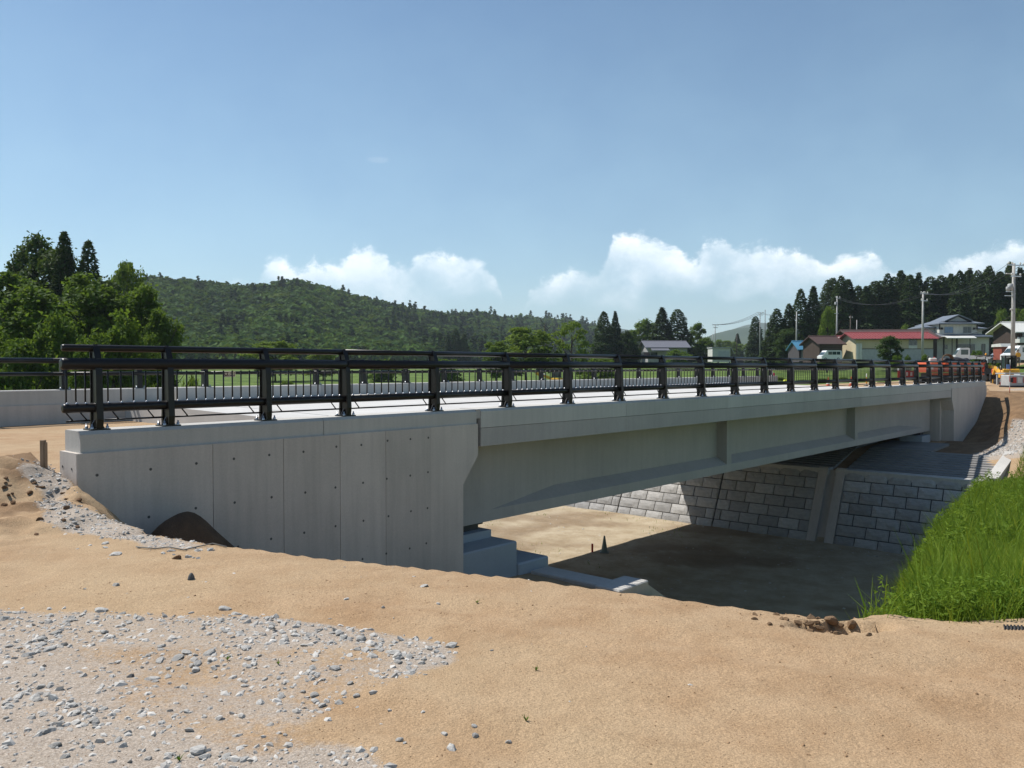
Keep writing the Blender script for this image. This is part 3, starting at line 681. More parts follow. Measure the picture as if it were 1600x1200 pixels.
RM2 = [(-600,560),(500,560),(1040,560),(1090,536),(1110,523),(1150,513),(1178,511),(1205,518),(1260,535),(1400,530),(2400,545)]
hills('mountain_range', np.arange(-600, 2401, 12.0), np.r_[np.linspace(0, 1, 14), 1.1, 1.3], M['mountain'], rp=RM, dp=[(0,3500)], lift=0, h0=0)
hills('mountain_range', np.arange(-600, 2401, 12.0), np.r_[np.linspace(0, 1, 14), 1.1, 1.3], M['mountain'], rp=RM2, dp=[(0,2100)], lift=0, h0=0)

# ------------------------------------------------------------------ FOLIAGE
def unit(v): return v/np.maximum(np.linalg.norm(v, axis=-1, keepdims=True), 1e-9)
def leaf_quads(P, size, up=.4, aspect=.55, axis_=None, jitter=1.0, out=None, ow=1.6):
    """one rhombic leaf spray per point"""
    n = len(P); nrm = unit(RNG.normal(size=(n, 3))+np.array([0, 0, up*1.5]))
    if out is not None: nrm = unit(RNG.normal(size=(n, 3))*.8+out*ow+np.array([0, 0, up]))
    a = RNG.normal(size=(n, 3))*jitter
    if axis_ is not None: a = a*.45+axis_
    a = unit(a-nrm*np.sum(a*nrm, 1, keepdims=True)); b = np.cross(nrm, a)
    s = np.broadcast_to(np.asarray(size), (n,))[:, None]; bend = nrm*s*.18
    V = np.stack([P-a*s, P-b*s*aspect+bend, P+a*s, P+b*s*aspect+bend], 1).reshape(-1, 3)
    return V, np.arange(4*n).reshape(-1, 4)
M['leaf'] = foliage('broadleaf_leaves', (.032, .085, .008), (.130, .215, .022), .48)
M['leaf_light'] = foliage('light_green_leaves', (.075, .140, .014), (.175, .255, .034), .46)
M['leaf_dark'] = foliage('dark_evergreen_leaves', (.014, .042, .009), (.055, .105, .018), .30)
M['cedar'] = foliage('cedar_needles', (.012, .032, .010), (.042, .078, .017), .2, .5)
M['hillleaf'] = foliage('hill_canopy', (.014, .046, .008), (.075, .145, .018), .28, spec=.05)
M['grass'] = foliage('grass_blades', (.080, .165, .012), (.235, .335, .035), .5)
M['bark'] = mat('bark', (.085, .065, .05), (.05, .04, .032), .95, scale=6, bump=.5, bscale=30)

def lobes_dome(k, w, lo, hi, rs):
    r = random.Random(k); out = []
    n = r.randint(16, 22)
    for i in range(n):
        t = (i+.5)/n; z = lo+(hi-lo)*t; rad = w*math.sqrt(max(.04, 1-((z-(lo+.42*(hi-lo)))/(.62*(hi-lo)))**2))
        a = i*2.4+r.uniform(-.5, .5); q = rad*r.uniform(.35, .80)
        out.append((q*math.cos(a), q*math.sin(a), z, rs*r.uniform(.65, 1.2)))
    return out
def crown_broad(k, n=9000, w=.40, lo=.16, hi=.90, rs=.155, leaf=.020, m=None, sparse=0.0, asp=1.0):
    rg = np.random.default_rng(100+k); L = np.array(lobes_dome(k, w, lo, hi, rs))
    if sparse: L = L[rg.random(len(L)) > sparse]
    # each lobe broken into twig clusters
    sub = []
    for x, y, z, r in L:
        q = unit(rg.normal(size=(26, 3))); q[:, 2] = np.abs(q[:, 2])*.9-.25*rg.random(26)
        c = np.array([x, y, z])+q*r*rg.uniform(.55, 1.05, (26, 1))*np.array([1, 1, .82])
        sub.append(np.c_[c, np.full(26, r), rg.random(26), np.tile((x, y, z-.3*r), (26, 1)), np.full(26, rg.random())])
    sub = np.concatenate(sub); pick = rg.integers(0, len(sub), n); C = sub[pick]
    P = C[:, :3]+rg.normal(size=(n, 3))*C[:, 3:4]*np.array([.21, .21, .13])
    P[:, 2] = np.maximum(P[:, 2], .05); P[:, :2] *= asp; C[:, 5:7] *= asp
    outv = .62*unit(unit(P-C[:, 5:8])+.35*unit(P-np.array([0, 0, lo+.3*(hi-lo)])))
    V, Q = leaf_quads(P, leaf*rg.uniform(.6, 1.35, n), .3, out=outv)
    tint = np.clip(.28+.34*C[:, 4]+.22*C[:, 8]+.3*(rg.random(n)-.5), 0, 1); yel = np.clip((C[:, 4]-.72)*2.2, 0, 1)*rg.random(n)
    return npmesh('crown', V, Q, m or M['leaf'], np.repeat(np.c_[tint, yel], 4, 0))
def trunk_broad(k, r0=.022):
    r = random.Random(k); mb = MB(); mb.tube([(0,0,-.03),(.004,.002,.1),(.01,-.004,.28),(.0,.0,.52),(.0,.0,.72)], [r0*1.25, r0, r0*.8, r0*.45, r0*.15], 8)
    for i in range(7):
        a = i*2.4; z = .16+.07*i; q = r.uniform(.16, .30)
        mb.tube([(0,0,z),(q*.5*math.cos(a),q*.5*math.sin(a),z+.10),(q*math.cos(a),q*math.sin(a),z+.24)], [r0*.45, r0*.28, r0*.08], 5)
    return mb.mesh('trunk', M['bark'])
def crown_cedar(k, n=5200, w=.125, leaf=.024, lo=.02, pw=.62):
    rg = np.random.default_rng(300+k); hh = lo+(1-lo)*(1-np.sqrt(rg.random(n*3))); hh = hh[:n]
    hh = np.where(rg.random(n) < .35, lo+(1-lo)*rg.random(n), hh)
    ph = rg.random(n)*2*np.pi; base = w*np.power(np.clip((1-hh), 0, 1), pw)*np.minimum(1, .62+hh*3)
    tuft = vnoise(ph/(2*np.pi)*9+k*13, hh*17+k*5)+.5*vnoise(ph/(2*np.pi)*23+7, hh*41+k)
    rad = base*(.62+.42*tuft)*(1-.35*rg.random(n)**2)+.004
    P = np.c_[rad*np.cos(ph), rad*np.sin(ph), hh-.02*rg.random(n)]
    ax = np.c_[np.cos(ph), np.sin(ph), .75-.9*rg.random(n)]
    V, Q = leaf_quads(P, leaf*rg.uniform(.5, 1.2, n)*(.6+.4*(1-hh)), .2, .42, ax, out=np.c_[np.cos(ph), np.sin(ph), np.full(n, .45)], ow=1.0)
    tint = np.clip(.15+.5*(tuft-.5)+.5*rg.random(n), 0, 1)
    return npmesh('crown', V, Q, M['cedar'], np.repeat(np.c_[tint, np.zeros(n)], 4, 0))
def trunk_cedar(): return MB().tube([(0,0,-.02),(0,0,.3),(0,0,.97)], [.016, .011, .002], 7).mesh('trunk', M['bark'])
CR = {'broad': [crown_broad(k, 11000, leaf=.0165, asp=.62) for k in range(4)],
      'dark': [crown_broad(10+k, 10000, .36, .10, .92, .15, .0165, M['leaf_dark'], asp=.62) for k in range(2)],
      'light': [crown_broad(20+k, 8500, .42, .14, .88, .15, .020, M['leaf_light'], asp=.85) for k in range(3)],
      'sparse': [crown_broad(30, 2600, .44, .12, .86, .12, .022, M['leaf_light'], .25)],
      'bush': [crown_broad(40+k, 5200, .52, .05, .72, .22, .032, M['leaf_light' if k == 1 else 'leaf']) for k in range(3)],
      'cedar': [crown_cedar(0), crown_cedar(1, w=.105), crown_cedar(2, w=.14), crown_cedar(3, w=.115, pw=.75), crown_cedar(4, w=.13, pw=.5)]}
TRK = {'b': [trunk_broad(k) for k in range(3)], 'c': trunk_cedar(), 's': trunk_broad(9, .03)}
CW = {'broad': .61, 'dark': .56, 'light': .85, 'sparse': 1.0, 'bush': 1.3, 'cedar': .25}
tcount = [0]
def tree(kind, px, top, Y, wpx, label, group=None, cat=None, name=None, base=None):
    X = (px-800)/F*Y; z0 = gz1(X, Y)-.1 if base is None else base
    hgt = CAMZ-(top-HOR)/F*Y-z0; w = wpx/F*Y/CW[kind]
    if kind == 'cedar': w *= random.uniform(.85, 1.15)
    i = tcount[0]; tcount[0] += 1
    nm = name or {'cedar': 'cedar_tree', 'bush': 'shrub'}.get(kind, 'broadleaf_tree')
    t = thing(nm, label, cat or ('shrub' if kind == 'bush' else 'tree'), (X, Y, z0), random.uniform(0, 6.28), group)
    link('crown', CR[kind][i % len(CR[kind])], t, scale=(w, w, hgt))
    link('stem' if kind == 'bush' else 'trunk', TRK['c'] if kind == 'cedar' else TRK['b'][i % 3], t, scale=(min(w, hgt), min(w, hgt), hgt*(.6 if kind == 'bush' else 1)))
    return t

# left-hand grove behind the far approach
G1 = 'broadleaf trees of the grove at the left edge'
for px, top, Y, w, l in ((-60,425,66,150,'broad green tree cut by the left edge of the photo'),(8,418,64,120,'green tree left of the tall dark evergreen in the grove'),(60,450,56,150,'wide green tree in front of the tall dark evergreen of the grove'),
        (140,432,60,150,'wide green tree in front of the two pointed cedars of the grove'),(222,440,62,110,'green tree under the pale round tree on the right of the grove'),(-30,490,48,130,'low green tree at the bottom left corner of the grove'),
        (95,492,50,120,'low green tree above the left end of the near railing'),(185,492,50,120,'low green tree between the first two posts of the near railing'),(252,478,60,80,'green tree that ends the grove on its right side before the hill'),
        (30,520,46,110,'leafy young tree close behind the far railing at the left'),(140,535,46,90,'leafy young tree seen over the first post of the near railing'),(232,525,54,80,'leafy young tree seen left of the second post of the near railing')):
    tree('broad', px, top, Y, w, l, G1)
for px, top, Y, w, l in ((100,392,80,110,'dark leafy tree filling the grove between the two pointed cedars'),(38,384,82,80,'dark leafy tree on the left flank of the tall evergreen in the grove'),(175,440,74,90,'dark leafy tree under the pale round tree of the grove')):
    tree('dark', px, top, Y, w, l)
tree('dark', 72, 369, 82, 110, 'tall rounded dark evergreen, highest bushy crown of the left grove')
tree('cedar', 103, 361, 78, 84, 'pointed dark cedar rising left of another in the left grove')
tree('cedar', 140, 375, 78, 80, 'pointed dark cedar at the right of the pair in the left grove')
tree('light', 196, 396, 96, 82, 'pale green round tree on the right shoulder of the left grove')
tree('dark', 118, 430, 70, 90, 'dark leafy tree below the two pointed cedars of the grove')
G2 = 'shrubs under the trees beyond the far railing'
for px, top, Y, w in ((5,572,40,60),(60,580,38,50),(118,575,38,40),(165,570,42,60),(262,566,46,50),(300,556,56,60)):
    tree('bush', px, top, Y, w, 'dark green shrub under the grove beyond the far railing', G2)
# bushes and trees in the middle distance
tree('light', 430, 528, 120, 110, 'low bright green tree left of centre above the near railing')
tree('light', 505, 541, 125, 70, 'small bright green tree right of the low tree above the railing')
for px, top, w in ((700,519,20),(712,513,22),(725,521,22)): tree('cedar', px, top, 330, w*1.15, 'one of three pointed dark conifers in a row before the hill', 'three dark conifers before the hill')
tree('light', 822, 507, 118, 120, 'broad light green walnut tree with dense foliage above the railing')
tree('light', 775, 528, 116, 60, 'smaller light green tree leaning against the broad walnut tree')
tree('sparse', 893, 492, 118, 96, 'open crowned light green tree with bare branches beside the dark cedars')
tree('bush', 940, 548, 110, 80, 'light green shrub below the pair of dark cedars')
tree('bush', 700, 552, 110, 70, 'rounded green shrub beyond the railing left of the walnut tree')
tree('bush', 600, 556, 120, 80, 'low green shrub beyond the railing left of centre')
bt = thing('dead_tree', 'bare twigged treetop standing above the broad walnut tree', 'tree', (44/F*122, 122, gz1(44/F*122, 122)))
mbt = MB(); rr = random.Random(5); mbt.tube([(0,0,0),(.2,0,3.5),(.6,0,7.0),(.7,0,8.6)], [.22,.16,.08,.03], 7)
for k in range(11):
    z = 4.6+.36*k; a = rr.uniform(-1.3, 1.3)*(1 if k % 2 else -1); b = rr.uniform(-.6, .6); x0 = .2+.13*(z-3.5)
    q = (x0+1.1*math.sin(a), b, z+.75); mbt.tube([(x0,0,z), q, (q[0]+.5*math.sin(a+.4), b*1.5, q[2]+.5)], [.05,.03,.012], 5)
part('trunk', mbt, M['bark'], bt)
G3 = 'pair of dark cedars right of the walnut tree'
tree('cedar', 943, 486, 205, 42, 'dark cedar at the left of the pair beside the open crowned tree', G3)
tree('cedar', 961, 486, 208, 38, 'dark cedar with thin ragged tip at the right of the pair', G3)
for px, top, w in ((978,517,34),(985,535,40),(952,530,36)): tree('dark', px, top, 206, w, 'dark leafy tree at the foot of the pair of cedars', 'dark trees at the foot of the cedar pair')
tree('broad', 1005, 500, 235, 62, 'round green tree between the two groups of dark cedars')
G4 = 'pair of dark cedars behind the grey roofed house'
tree('cedar', 1034, 480, 225, 56, 'dark cedar at the left of the pair behind the grey roofed house', G4)
tree('cedar', 1058, 483, 225, 56, 'dark cedar at the right of the pair behind the grey roofed house', G4)
tree('broad', 1090, 502, 230, 36, 'slender green tree right of the cedars behind the grey roofed house')
tree('broad', 1100, 528, 225, 44, 'low green tree right of the grey roofed house')
tree('bush', 1055, 540, 190, 56, 'green shrub in front of the grey roofed house')
for px, top, w in ((1122,528,34),(1140,530,40),(1165,534,44),(1185,540,40),(1205,538,40)): tree('light', px, top, 420, w, 'far light green tree in the gap before the blue mountains', 'far trees in the gap before the mountains')
tree('cedar', 1152, 521, 430, 22, 'far small cedar in the gap before the blue mountains')
tree('cedar', 1180, 494, 255, 30, 'lone slim cedar beside the wooden pole left of the cedar wood')
G5 = 'stepped row of cedars at the left end of the cedar wood'
for i, (px, top, w, l) in enumerate(((1213,482,50,'lowest cedar at the left end of the stepped row'),(1232,474,52,'second lowest cedar of the stepped row'),(1250,451,56,'ragged cedar in the middle of the stepped row'),(1270,447,58,'tallest dense cedar of the stepped row'))):
    tree('cedar', px, top, 178, w, l+' left of the cedar wood', G5)
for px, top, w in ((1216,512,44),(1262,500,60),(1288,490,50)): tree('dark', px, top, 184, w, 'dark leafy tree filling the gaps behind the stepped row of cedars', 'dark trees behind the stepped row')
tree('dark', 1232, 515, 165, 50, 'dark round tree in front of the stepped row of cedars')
tree('light', 1292, 472, 160, 36, 'tall yellow green tree in front of the cedar wood beside a pole')
G6 = 'cedars of the tall wood behind the houses'
wood = [(1300,434,'dark cedar whose straight left flank forms the left edge of the tall wood'),(1313,431,'dark cedar peak second from the left edge of the tall wood'),(1324,436,'dark cedar peak third from the left edge, beside the dip in the wood'),
  (1340,446,'low cedar in the dip of the treeline above the left end of the red roof'),(1352,447,'low cedar at the right of the dip in the treeline above the red roofed shed'),(1366,439,'cedar where the treeline climbs again above the red roofed shed'),
  (1386,427,'broad cedar in the treeline above the pruned garden tree'),(1406,422,'highest cedar in the treeline above the middle of the red roofed shed'),(1420,429,'cedar in the treeline above the small bright tree by the roof'),
  (1434,426,'cedar top just left of the grey pole with two crossarms'),(1452,432,'thin topped cedar just right of the grey pole with two crossarms'),(1469,430,'cedar in the treeline above the left wing of the two storey house'),
  (1484,427,'cedar in the treeline left of the gable of the two storey house'),(1498,422,'spiky cedar in the treeline straight above the gable of the two storey house'),(1514,419,'cedar in the treeline right of the gable of the two storey house'),
  (1526,422,'cedar in the treeline above the right wing of the two storey house'),(1544,415,'large cone shaped cedar between the two storey house and the tall pole'),(1560,424,'short cedar in the gap left of the tall pole with transformer'),
  (1576,409,'cedar peak just behind the head of the tall pole with transformer'),(1592,418,'cedar at the right edge above the white roofed house'),(1611,416,''),(1630,424,''),(1652,418,''),(1680,415,''),(1710,420,'')]
for i, (px, top, l) in enumerate(wood):
    tree('cedar', px, top, random.uniform(186, 196), random.uniform(52, 70), l or 'tall dark cedar of the wood continuing past the right edge', G6 if l else 'cedars past the right edge')
for i in range(26):
    px = 1296+i*16.5+random.uniform(-4, 4); tree('cedar', px, np.interp(px, [p[0] for p in wood], [p[1] for p in wood])+random.uniform(2, 16), random.uniform(202, 224), random.uniform(50, 66), 'dark cedar in the rear ranks of the wood behind the houses', 'rear cedars of the tall wood')
tree('light', 1417, 503, 165, 32, 'small bright green tree in front of the cedars above the red roof')
tree('light', 1590, 475, 172, 36, 'yellow green tree at the right edge before the cedars')
tree('light', 1565, 478, 172, 30, 'yellow green tree left of the tall pole before the cedars')
tree('dark', 1391, 526, 108, 48, 'dark pruned garden tree with spreading crown before the red roofed shed')
for px, top, w, l in ((1402,549,24,'small green shrub right of the pruned garden tree'),(1418,550,16,'smallest green shrub before the window of the red roofed shed'),(1445,548,18,'green shrub beside the foot of the pole with two crossarms'),(1525,540,30,'green shrub before the right corner of the two storey house'),(1560,545,40,'wide green shrub between the two storey house and the white roofed house')): tree('bush', px, top, 106, w, l, 'garden shrubs before the houses')
# shrubs that line the field just past the bridge
G7 = 'shrubs along the field beyond the far railing'
ORD = 'first second third fourth fifth sixth seventh eighth ninth tenth eleventh twelfth thirteenth fourteenth fifteenth sixteenth seventeenth eighteenth nineteenth twentieth twenty-first twenty-second'.split()
def post_px(s_): p = W(s_, PD); return 800+F*p.x/p.y
for i in range(2, 19):
    x0, x1 = post_px(posts[i]), post_px(posts[i+1])
    for j, side in enumerate(('left', 'right') if x1-x0 > 60 else ('',)):
        px = x0+(x1-x0)*(.5 if not side else (.3, .72)[j])+random.uniform(-4, 4); Y = random.uniform(56, 76) if px < 1150 else random.uniform(72, 88)
        tree('bush', px, HOR+random.uniform(12, 24), Y, min(random.uniform(24, 46), (x1-x0)*.9), f'low field shrub seen {side+" of centre " if side else ""}between the {ORD[i]} and {ORD[i+1]} near railing posts', G7)

# forest on the hills: too many to count
def hill_forest():
    n = 6200; px = RNG.uniform(-220, 1080, n); t = RNG.random(n)**.8*1.02
    C = hill_grid(px, t); az = np.arctan((px-800)/F); Rr = ridge(px, D1)
    size = RNG.uniform(2.8, 6.8, n)*np.clip(Rr/640, 1, 1.6); con = RNG.random(n) < .025+.18*(px > 640)+.55*(vnoise(px*.022+3, t*7) > .70)
    k = 84; P = RNG.normal(size=(n, k, 3)); P = P/np.linalg.norm(P, axis=2, keepdims=True); P[:, :, 2] = np.abs(P[:, :, 2])
    rad = RNG.uniform(.7, 1.08, (n, k, 1))
    dome = P*rad*size[:, None, None]*np.array([1, 1, .95])+np.array([0, 0, 3.2])
    hh = RNG.random((n, k, 1)); ph = RNG.random((n, k, 1))*2*np.pi
    cone = np.concatenate([np.cos(ph)*(1-hh)*.62, np.sin(ph)*(1-hh)*.62, hh*2.05], 2)*size[:, None, None]
    A = np.where(con[:, None, None], cone, dome)+C[:, None, :]
    P = A.reshape(-1, 3); sz = np.repeat(size*np.where(con, .19, .29), k)*RNG.uniform(.6, 1.3, n*k)
    ov = unit(np.where(con[:, None, None], cone*np.array([1, 1, .0])+size[:, None, None]*np.array([0, 0, .25]), (dome-np.array([0, 0, 3.2])))).reshape(-1, 3)
    V, Q = leaf_quads(P, sz, .5, .7, out=ov, ow=1.8)
    tt = np.where(con, .04, .50)+.55*(RNG.random(n)-.5)*np.where(con, .35, 1)+.55*(vnoise(px*.012+5, t*4)-.5)
    yl = np.where(~con & (RNG.random(n) < .10), RNG.random(n), 0)
    tint = np.repeat(np.c_[np.clip(np.repeat(tt, k)+.25*(RNG.random(n*k)-.5), 0, 1), np.repeat(yl, k)], 4, 0)
    tag(link('hill_forest', npmesh('hill_forest', V, Q, M['hillleaf'], tint)), kind='stuff')
hill_forest()

# grass on the near right bank
def blades(name, X, Y, hgt, wid, m, lean=.45, tall=None):
    n = len(X); s = U.x*X+U.y*Y; d = N.x*X+N.y*Y; Z = ground(s, d)-.02
    a = RNG.random(n)*2*np.pi; side = np.c_[np.cos(a), np.sin(a), np.zeros(n)]; b = RNG.random(n)*2*np.pi
    le = np.c_[np.cos(b), np.sin(b), np.zeros(n)]*(hgt*lean*RNG.random(n)**.7)[:, None]
    P = np.c_[X, Y, Z]; w = (wid*.5)[:, None]*side; up = np.zeros((n, 3)); up[:, 2] = hgt
    V = np.stack([P-w, P+w, P+up*.55+le*.35+w*.8, P+up*.55+le*.35-w*.8, P+up+le-w*.06, P+up+le+w*.06], 1).reshape(-1, 3)
    o = np.arange(n)[:, None]*6; Q = np.concatenate([o+np.array([0,1,2,3]), o+np.array([3,2,5,4])], 1).reshape(-1, 4)
    tint = np.clip(.02+.45*vnoise(X*.9, Y*.9)+.55*vnoise(X*.28+3, Y*.28+8)+.45*(RNG.random(n)-.5), 0, 1); yel = (RNG.random(n) < .22)*RNG.random(n)
    tag(link(name, npmesh(name, V, Q, m, np.repeat(np.c_[tint, yel], 6, 0))), kind='stuff')
def bank_points(n, y0, y1, wmax):
    Y = y0+(y1-y0)*RNG.random(n); gl = np.interp(Y, GL[:, 1], GL[:, 0]); X = gl-np.interp(Y, [5, 8, 14], [.30, .60, 1.1])+wmax*RNG.random(n)**1.05
    e = sdist(X, Y, CREST); s = U.x*X+U.y*Y; d = N.x*X+N.y*Y
    k = (e > -.22+.45*np.sqrt(RNG.random(n))+.3*fbm(X*3, Y*3, 2)) & (X/Y < .74) & ~((s > 37.0) & (d > 6.9)); return X[k], Y[k]
X, Y = bank_points(46000, 5.15, 12, 4.2); dn = vnoise(X*.7+4, Y*.7); k = RNG.random(len(X)) < .35+.65*dn; X, Y = X[k], Y[k]
blades('grass', X, Y, RNG.uniform(.12, .40, len(X))*(.55+.75*vnoise(X*.8, Y*.8)), RNG.uniform(.005, .011, len(X)), M['grass'], .8)
X, Y = bank_points(70000, 11, 40, 12); 
blades('grass', X, Y, RNG.uniform(.20, .55, len(X))*(.5+.8*vnoise(X*.5, Y*.5))*np.interp(Y, [12, 30, 40], [1, .8, .6]), RNG.uniform(.012, .026, len(X)), M['grass'], .75)
X, Y = bank_points(1500, 5.6, 26, 4.5)
blades('tall_reeds', X, Y, RNG.uniform(.40, .85, len(X))*(.5+.7*vnoise(X*1.3, Y*1.3)), RNG.uniform(.010, .020, len(X)), M['grass'], .5)
def weeds(n, y0, y1, wmax, hs, leaf):
    X, Y = bank_points(n, y0, y1, wmax); k = vnoise(X*1.1+9, Y*1.1+2) > .42; X, Y = X[k], Y[k]; n = len(X); m = 30
    H = RNG.uniform(.5, 1.1, n)*hs; s = U.x*X+U.y*Y; d = N.x*X+N.y*Y; Z = ground(s, d)
    hh = RNG.random((n, m)); r = .13*hs/.4*(1.1-.7*hh)*RNG.random((n, m))**.5; ph = RNG.random((n, m))*6.283
    P = np.stack([X[:, None]+r*np.cos(ph), Y[:, None]+r*np.sin(ph), Z[:, None]+H[:, None]*(.12+.9*hh)], 2).reshape(-1, 3)
    ax = np.stack([np.cos(ph), np.sin(ph), np.full_like(ph, .25)], 2).reshape(-1, 3)
    V, Q = leaf_quads(P, leaf*RNG.uniform(.6, 1.3, n*m), 1.0, .34, ax)
    tint = np.clip(np.repeat(RNG.uniform(.15, .75, n), m)+.3*(RNG.random(n*m)-.5), 0, 1)
    tag(link('leafy_weeds', npmesh('leafy_weeds', V, Q, M['grass'], np.repeat(np.c_[tint, np.zeros(n*m)], 4, 0))), kind='stuff')
weeds(4600, 5.2, 13, 4.2, .28, .022)
weeds(2200, 12, 38, 11, .50, .050)
# tufts that dot the sand
tuft = None
for i, (px, py) in enumerate(((1255,935),(1398,958),(745,945),(352,1035),(822,1132),(838,1052),(275,1195),(432,1042))):
    p = hit(px, py); n = 22; a = RNG.random(n)*6.28; ln = RNG.uniform(.02, .06, n)*(2.2 if i in (0, 1) else 1)
    if tuft is None:
        mb = MB()
        for k in range(22):
            c, s_ = math.cos(a[k]), math.sin(a[k]); l = .05*random.uniform(.5, 1.2); q = l*random.uniform(.3, .8)
            mb.add([(-s_*.003,c*.003,0),(s_*.003,-c*.003,0),(c*q+s_*.002,s_*q-c*.002,l),(c*q-s_*.002,s_*q+c*.002,l*1.02)], [(0,1,2,3)])
        tuft = mb.mesh('weed_tuft', M['grass'])
    o = link('weed_tuft', tuft, None, p, (0,0,i), (2.0,2.0,2.0) if i in (0, 1) else (.55,.55,.45))
    tag(o, 'tiny green weed sprouting from the sand and gravel' if i > 1 else ('green weed on the sand crest left of the crumbled notch' if i == 0 else 'green weed at the sand edge beside the grassy bank'), 'weed', 'weeds in the sand' if i > 1 else None)

# ------------------------------------------------------------------ HOUSES AND SHEDS
def col(name, c, rough=.7, **k): 
    if name not in M: M[name] = mat(name, c, tuple(v*.85 for v in c), rough, **k)
    return M[name]
GLASS = mat('window_glass', (.03, .045, .06), (.02, .03, .045), .08, spec=.8)
ALU = col('aluminium_frame', (.35, .35, .36), .4)
DARKW = col('dark_trim', (.035, .028, .025), .6)
def window(th, x0, x1, z0, z1, y, frame=ALU, pane=GLASS, split=True):
    w = part('window', MB().box((x0-.06,y-.05,z0-.06),(x1+.06,y-.002,z0)).box((x0-.06,y-.05,z1),(x1+.06,y-.002,z1+.06)).box((x0-.06,y-.05,z0+.001),(x0,y-.002,z1-.001)).box((x1,y-.05,z0+.001),(x1+.06,y-.002,z1-.001)), frame, th)
    xs = [x0, (x0+x1)/2, x1] if split else [x0, x1]
    for a, b in zip(xs[:-1], xs[1:]): link('pane', MB().box((a+.02,y-.03,z0+.001),(b-.02,y-.004,z1-.001)).mesh('pane', pane), w)
    if split: link('mullion', MB().box(((x0+x1)/2-.02,y-.045,z0+.001),((x0+x1)/2+.02,y-.004,z1-.001)).mesh('mullion', frame), w)
    return w
def roof2(th, w, dp, hw, hr, m, over=.5, y0=0, x0=0, th_=.14, name='roof'):
    mid = y0+dp/2; k = (hr-hw)/(dp/2)
    mb = MB().prism([(y0-over,hw-over*k),(mid,hr),(y0+dp+over,hw-over*k),(y0+dp+over,hw-over*k+th_),(mid,hr+th_),(y0-over,hw-over*k+th_)], 'x', x0-w/2-over, x0+w/2+over)
    rf = part(name, mb, m, th); 
    link('ridge_cap', MB().prism([(mid-.16,hr+th_-.02),(mid+.16,hr+th_-.02),(mid,hr+th_+.12)], 'x', x0-w/2-over-.01, x0+w/2+over+.01).mesh('ridge_cap', m), rf)
    return rf
def ribs(rf, w, dp, hw, hr, m, over, pitch, y0=0, x0=0, th_=.14):
    mid = y0+dp/2; k = (hr-hw)/(dp/2); mb = MB(); n = int((w+2*over)/pitch)
    for i in range(n+1):
        x = x0-w/2-over+.03+i*(w+2*over-.06)/n; mb.prism([(y0-over,hw-over*k+th_),(mid-.17,hr+th_-.17*k),(mid-.17,hr+th_-.17*k+.05),(y0-over,hw-over*k+th_+.05)], 'x', x-.025, x+.025)
    o = link('seams', mb.mesh('seams', m), rf); o['kind'] = 'stuff'
def walls(th, w, dp, hw, hr, m, y0=0, x0=0, name='wall'):
    return part(name, MB().prism([(y0,-.6),(y0+dp,-.6),(y0+dp,hw-.01),(y0+dp/2,hr-.02),(y0,hw-.01)], 'x', x0-w/2, x0+w/2), m, th)
def place(name, label, cat, px, Y, rz=0, group=None, zoff=0.0, zbase=None):
    X = (px-800)/F*Y; return thing(name, label, cat, (X, Y, (gz1(X, Y) if zbase is None else zbase)+zoff), rz, group)
def zat(py, Y): return CAMZ-(py-HOR)/F*Y
K = lambda px, Y: px/F*Y      # picture pixels to metres at a distance

red = col('red_roof', (.24, .055, .055), .6); tan = col('tan_siding', (.52, .45, .30), .8, scale=.6); greyp = col('grey_panel', (.40, .41, .41), .7)
brown = col('brown_boards', (.060, .042, .034), .85, scale=2); blue = col('blue_roof', (.06, .20, .32), .6); white = col('white_wall', (.62, .62, .58), .7)
slate = col('slate_tiles', (.16, .18, .21), .45); beige = col('beige_siding', (.62, .61, .54), .8)
# long shed with the red roof
Y0 = 120; zb = zat(560, Y0)
sh = place('storage_shed', 'long tan shed with red metal roof and grey lower panels behind the pruned tree', 'shed', 1397, Y0, R(-3), zbase=zb)
wsh = K(118, Y0); hw = K(31, Y0)
walls(sh, wsh, 6, hw, hw+.85, tan); rf = roof2(sh, wsh, 6, hw, hw+.85, red, .6); ribs(rf, wsh, 6, hw, hw+.85, red, .6, .45)
part('gutter', MB().tube([(-wsh/2-.6,-.66,hw-.12),(wsh/2+.6,-.66,hw-.12)], .06, 6), DARKW, sh)
part('base_panel', MB().box((-wsh/2+.9,-.06,-.3),(wsh/2,-.003,1.35)), greyp, sh); part('trim_strip', MB().box((-wsh/2+.9,-.08,1.352),(wsh/2,-.003,1.44)), DARKW, sh)
window(sh, 2.1, 3.2, 1.95, 2.7, 0); part('window_apron', MB().box((2.05,-.05,1.45),(3.25,-.004,1.88)), white, sh)
for x in (-wsh/2+.05, -wsh/2+.5): part('door', MB().box((x,-.08,-.2),(x+.36,-.003,2.2)), white, sh)
# dark upper roof of the barn behind
bn = place('barn', 'dark brown barn roof rising just above the long red roof', 'barn', 1398, 132, R(-3), zbase=zat(562, 132))
hb_ = K(44, 132); walls(bn, K(128, 132), 9, hb_-1.0, hb_+.3, brown); roof2(bn, K(128, 132), 9, hb_-1.0, hb_+.3, col('rusty_brown_roof', (.075,.045,.04), .8), .6)
part('gable_panel', MB().box((-6,-.05,hb_-1.9),(-.8,-.003,hb_-1.25)), tan, bn)
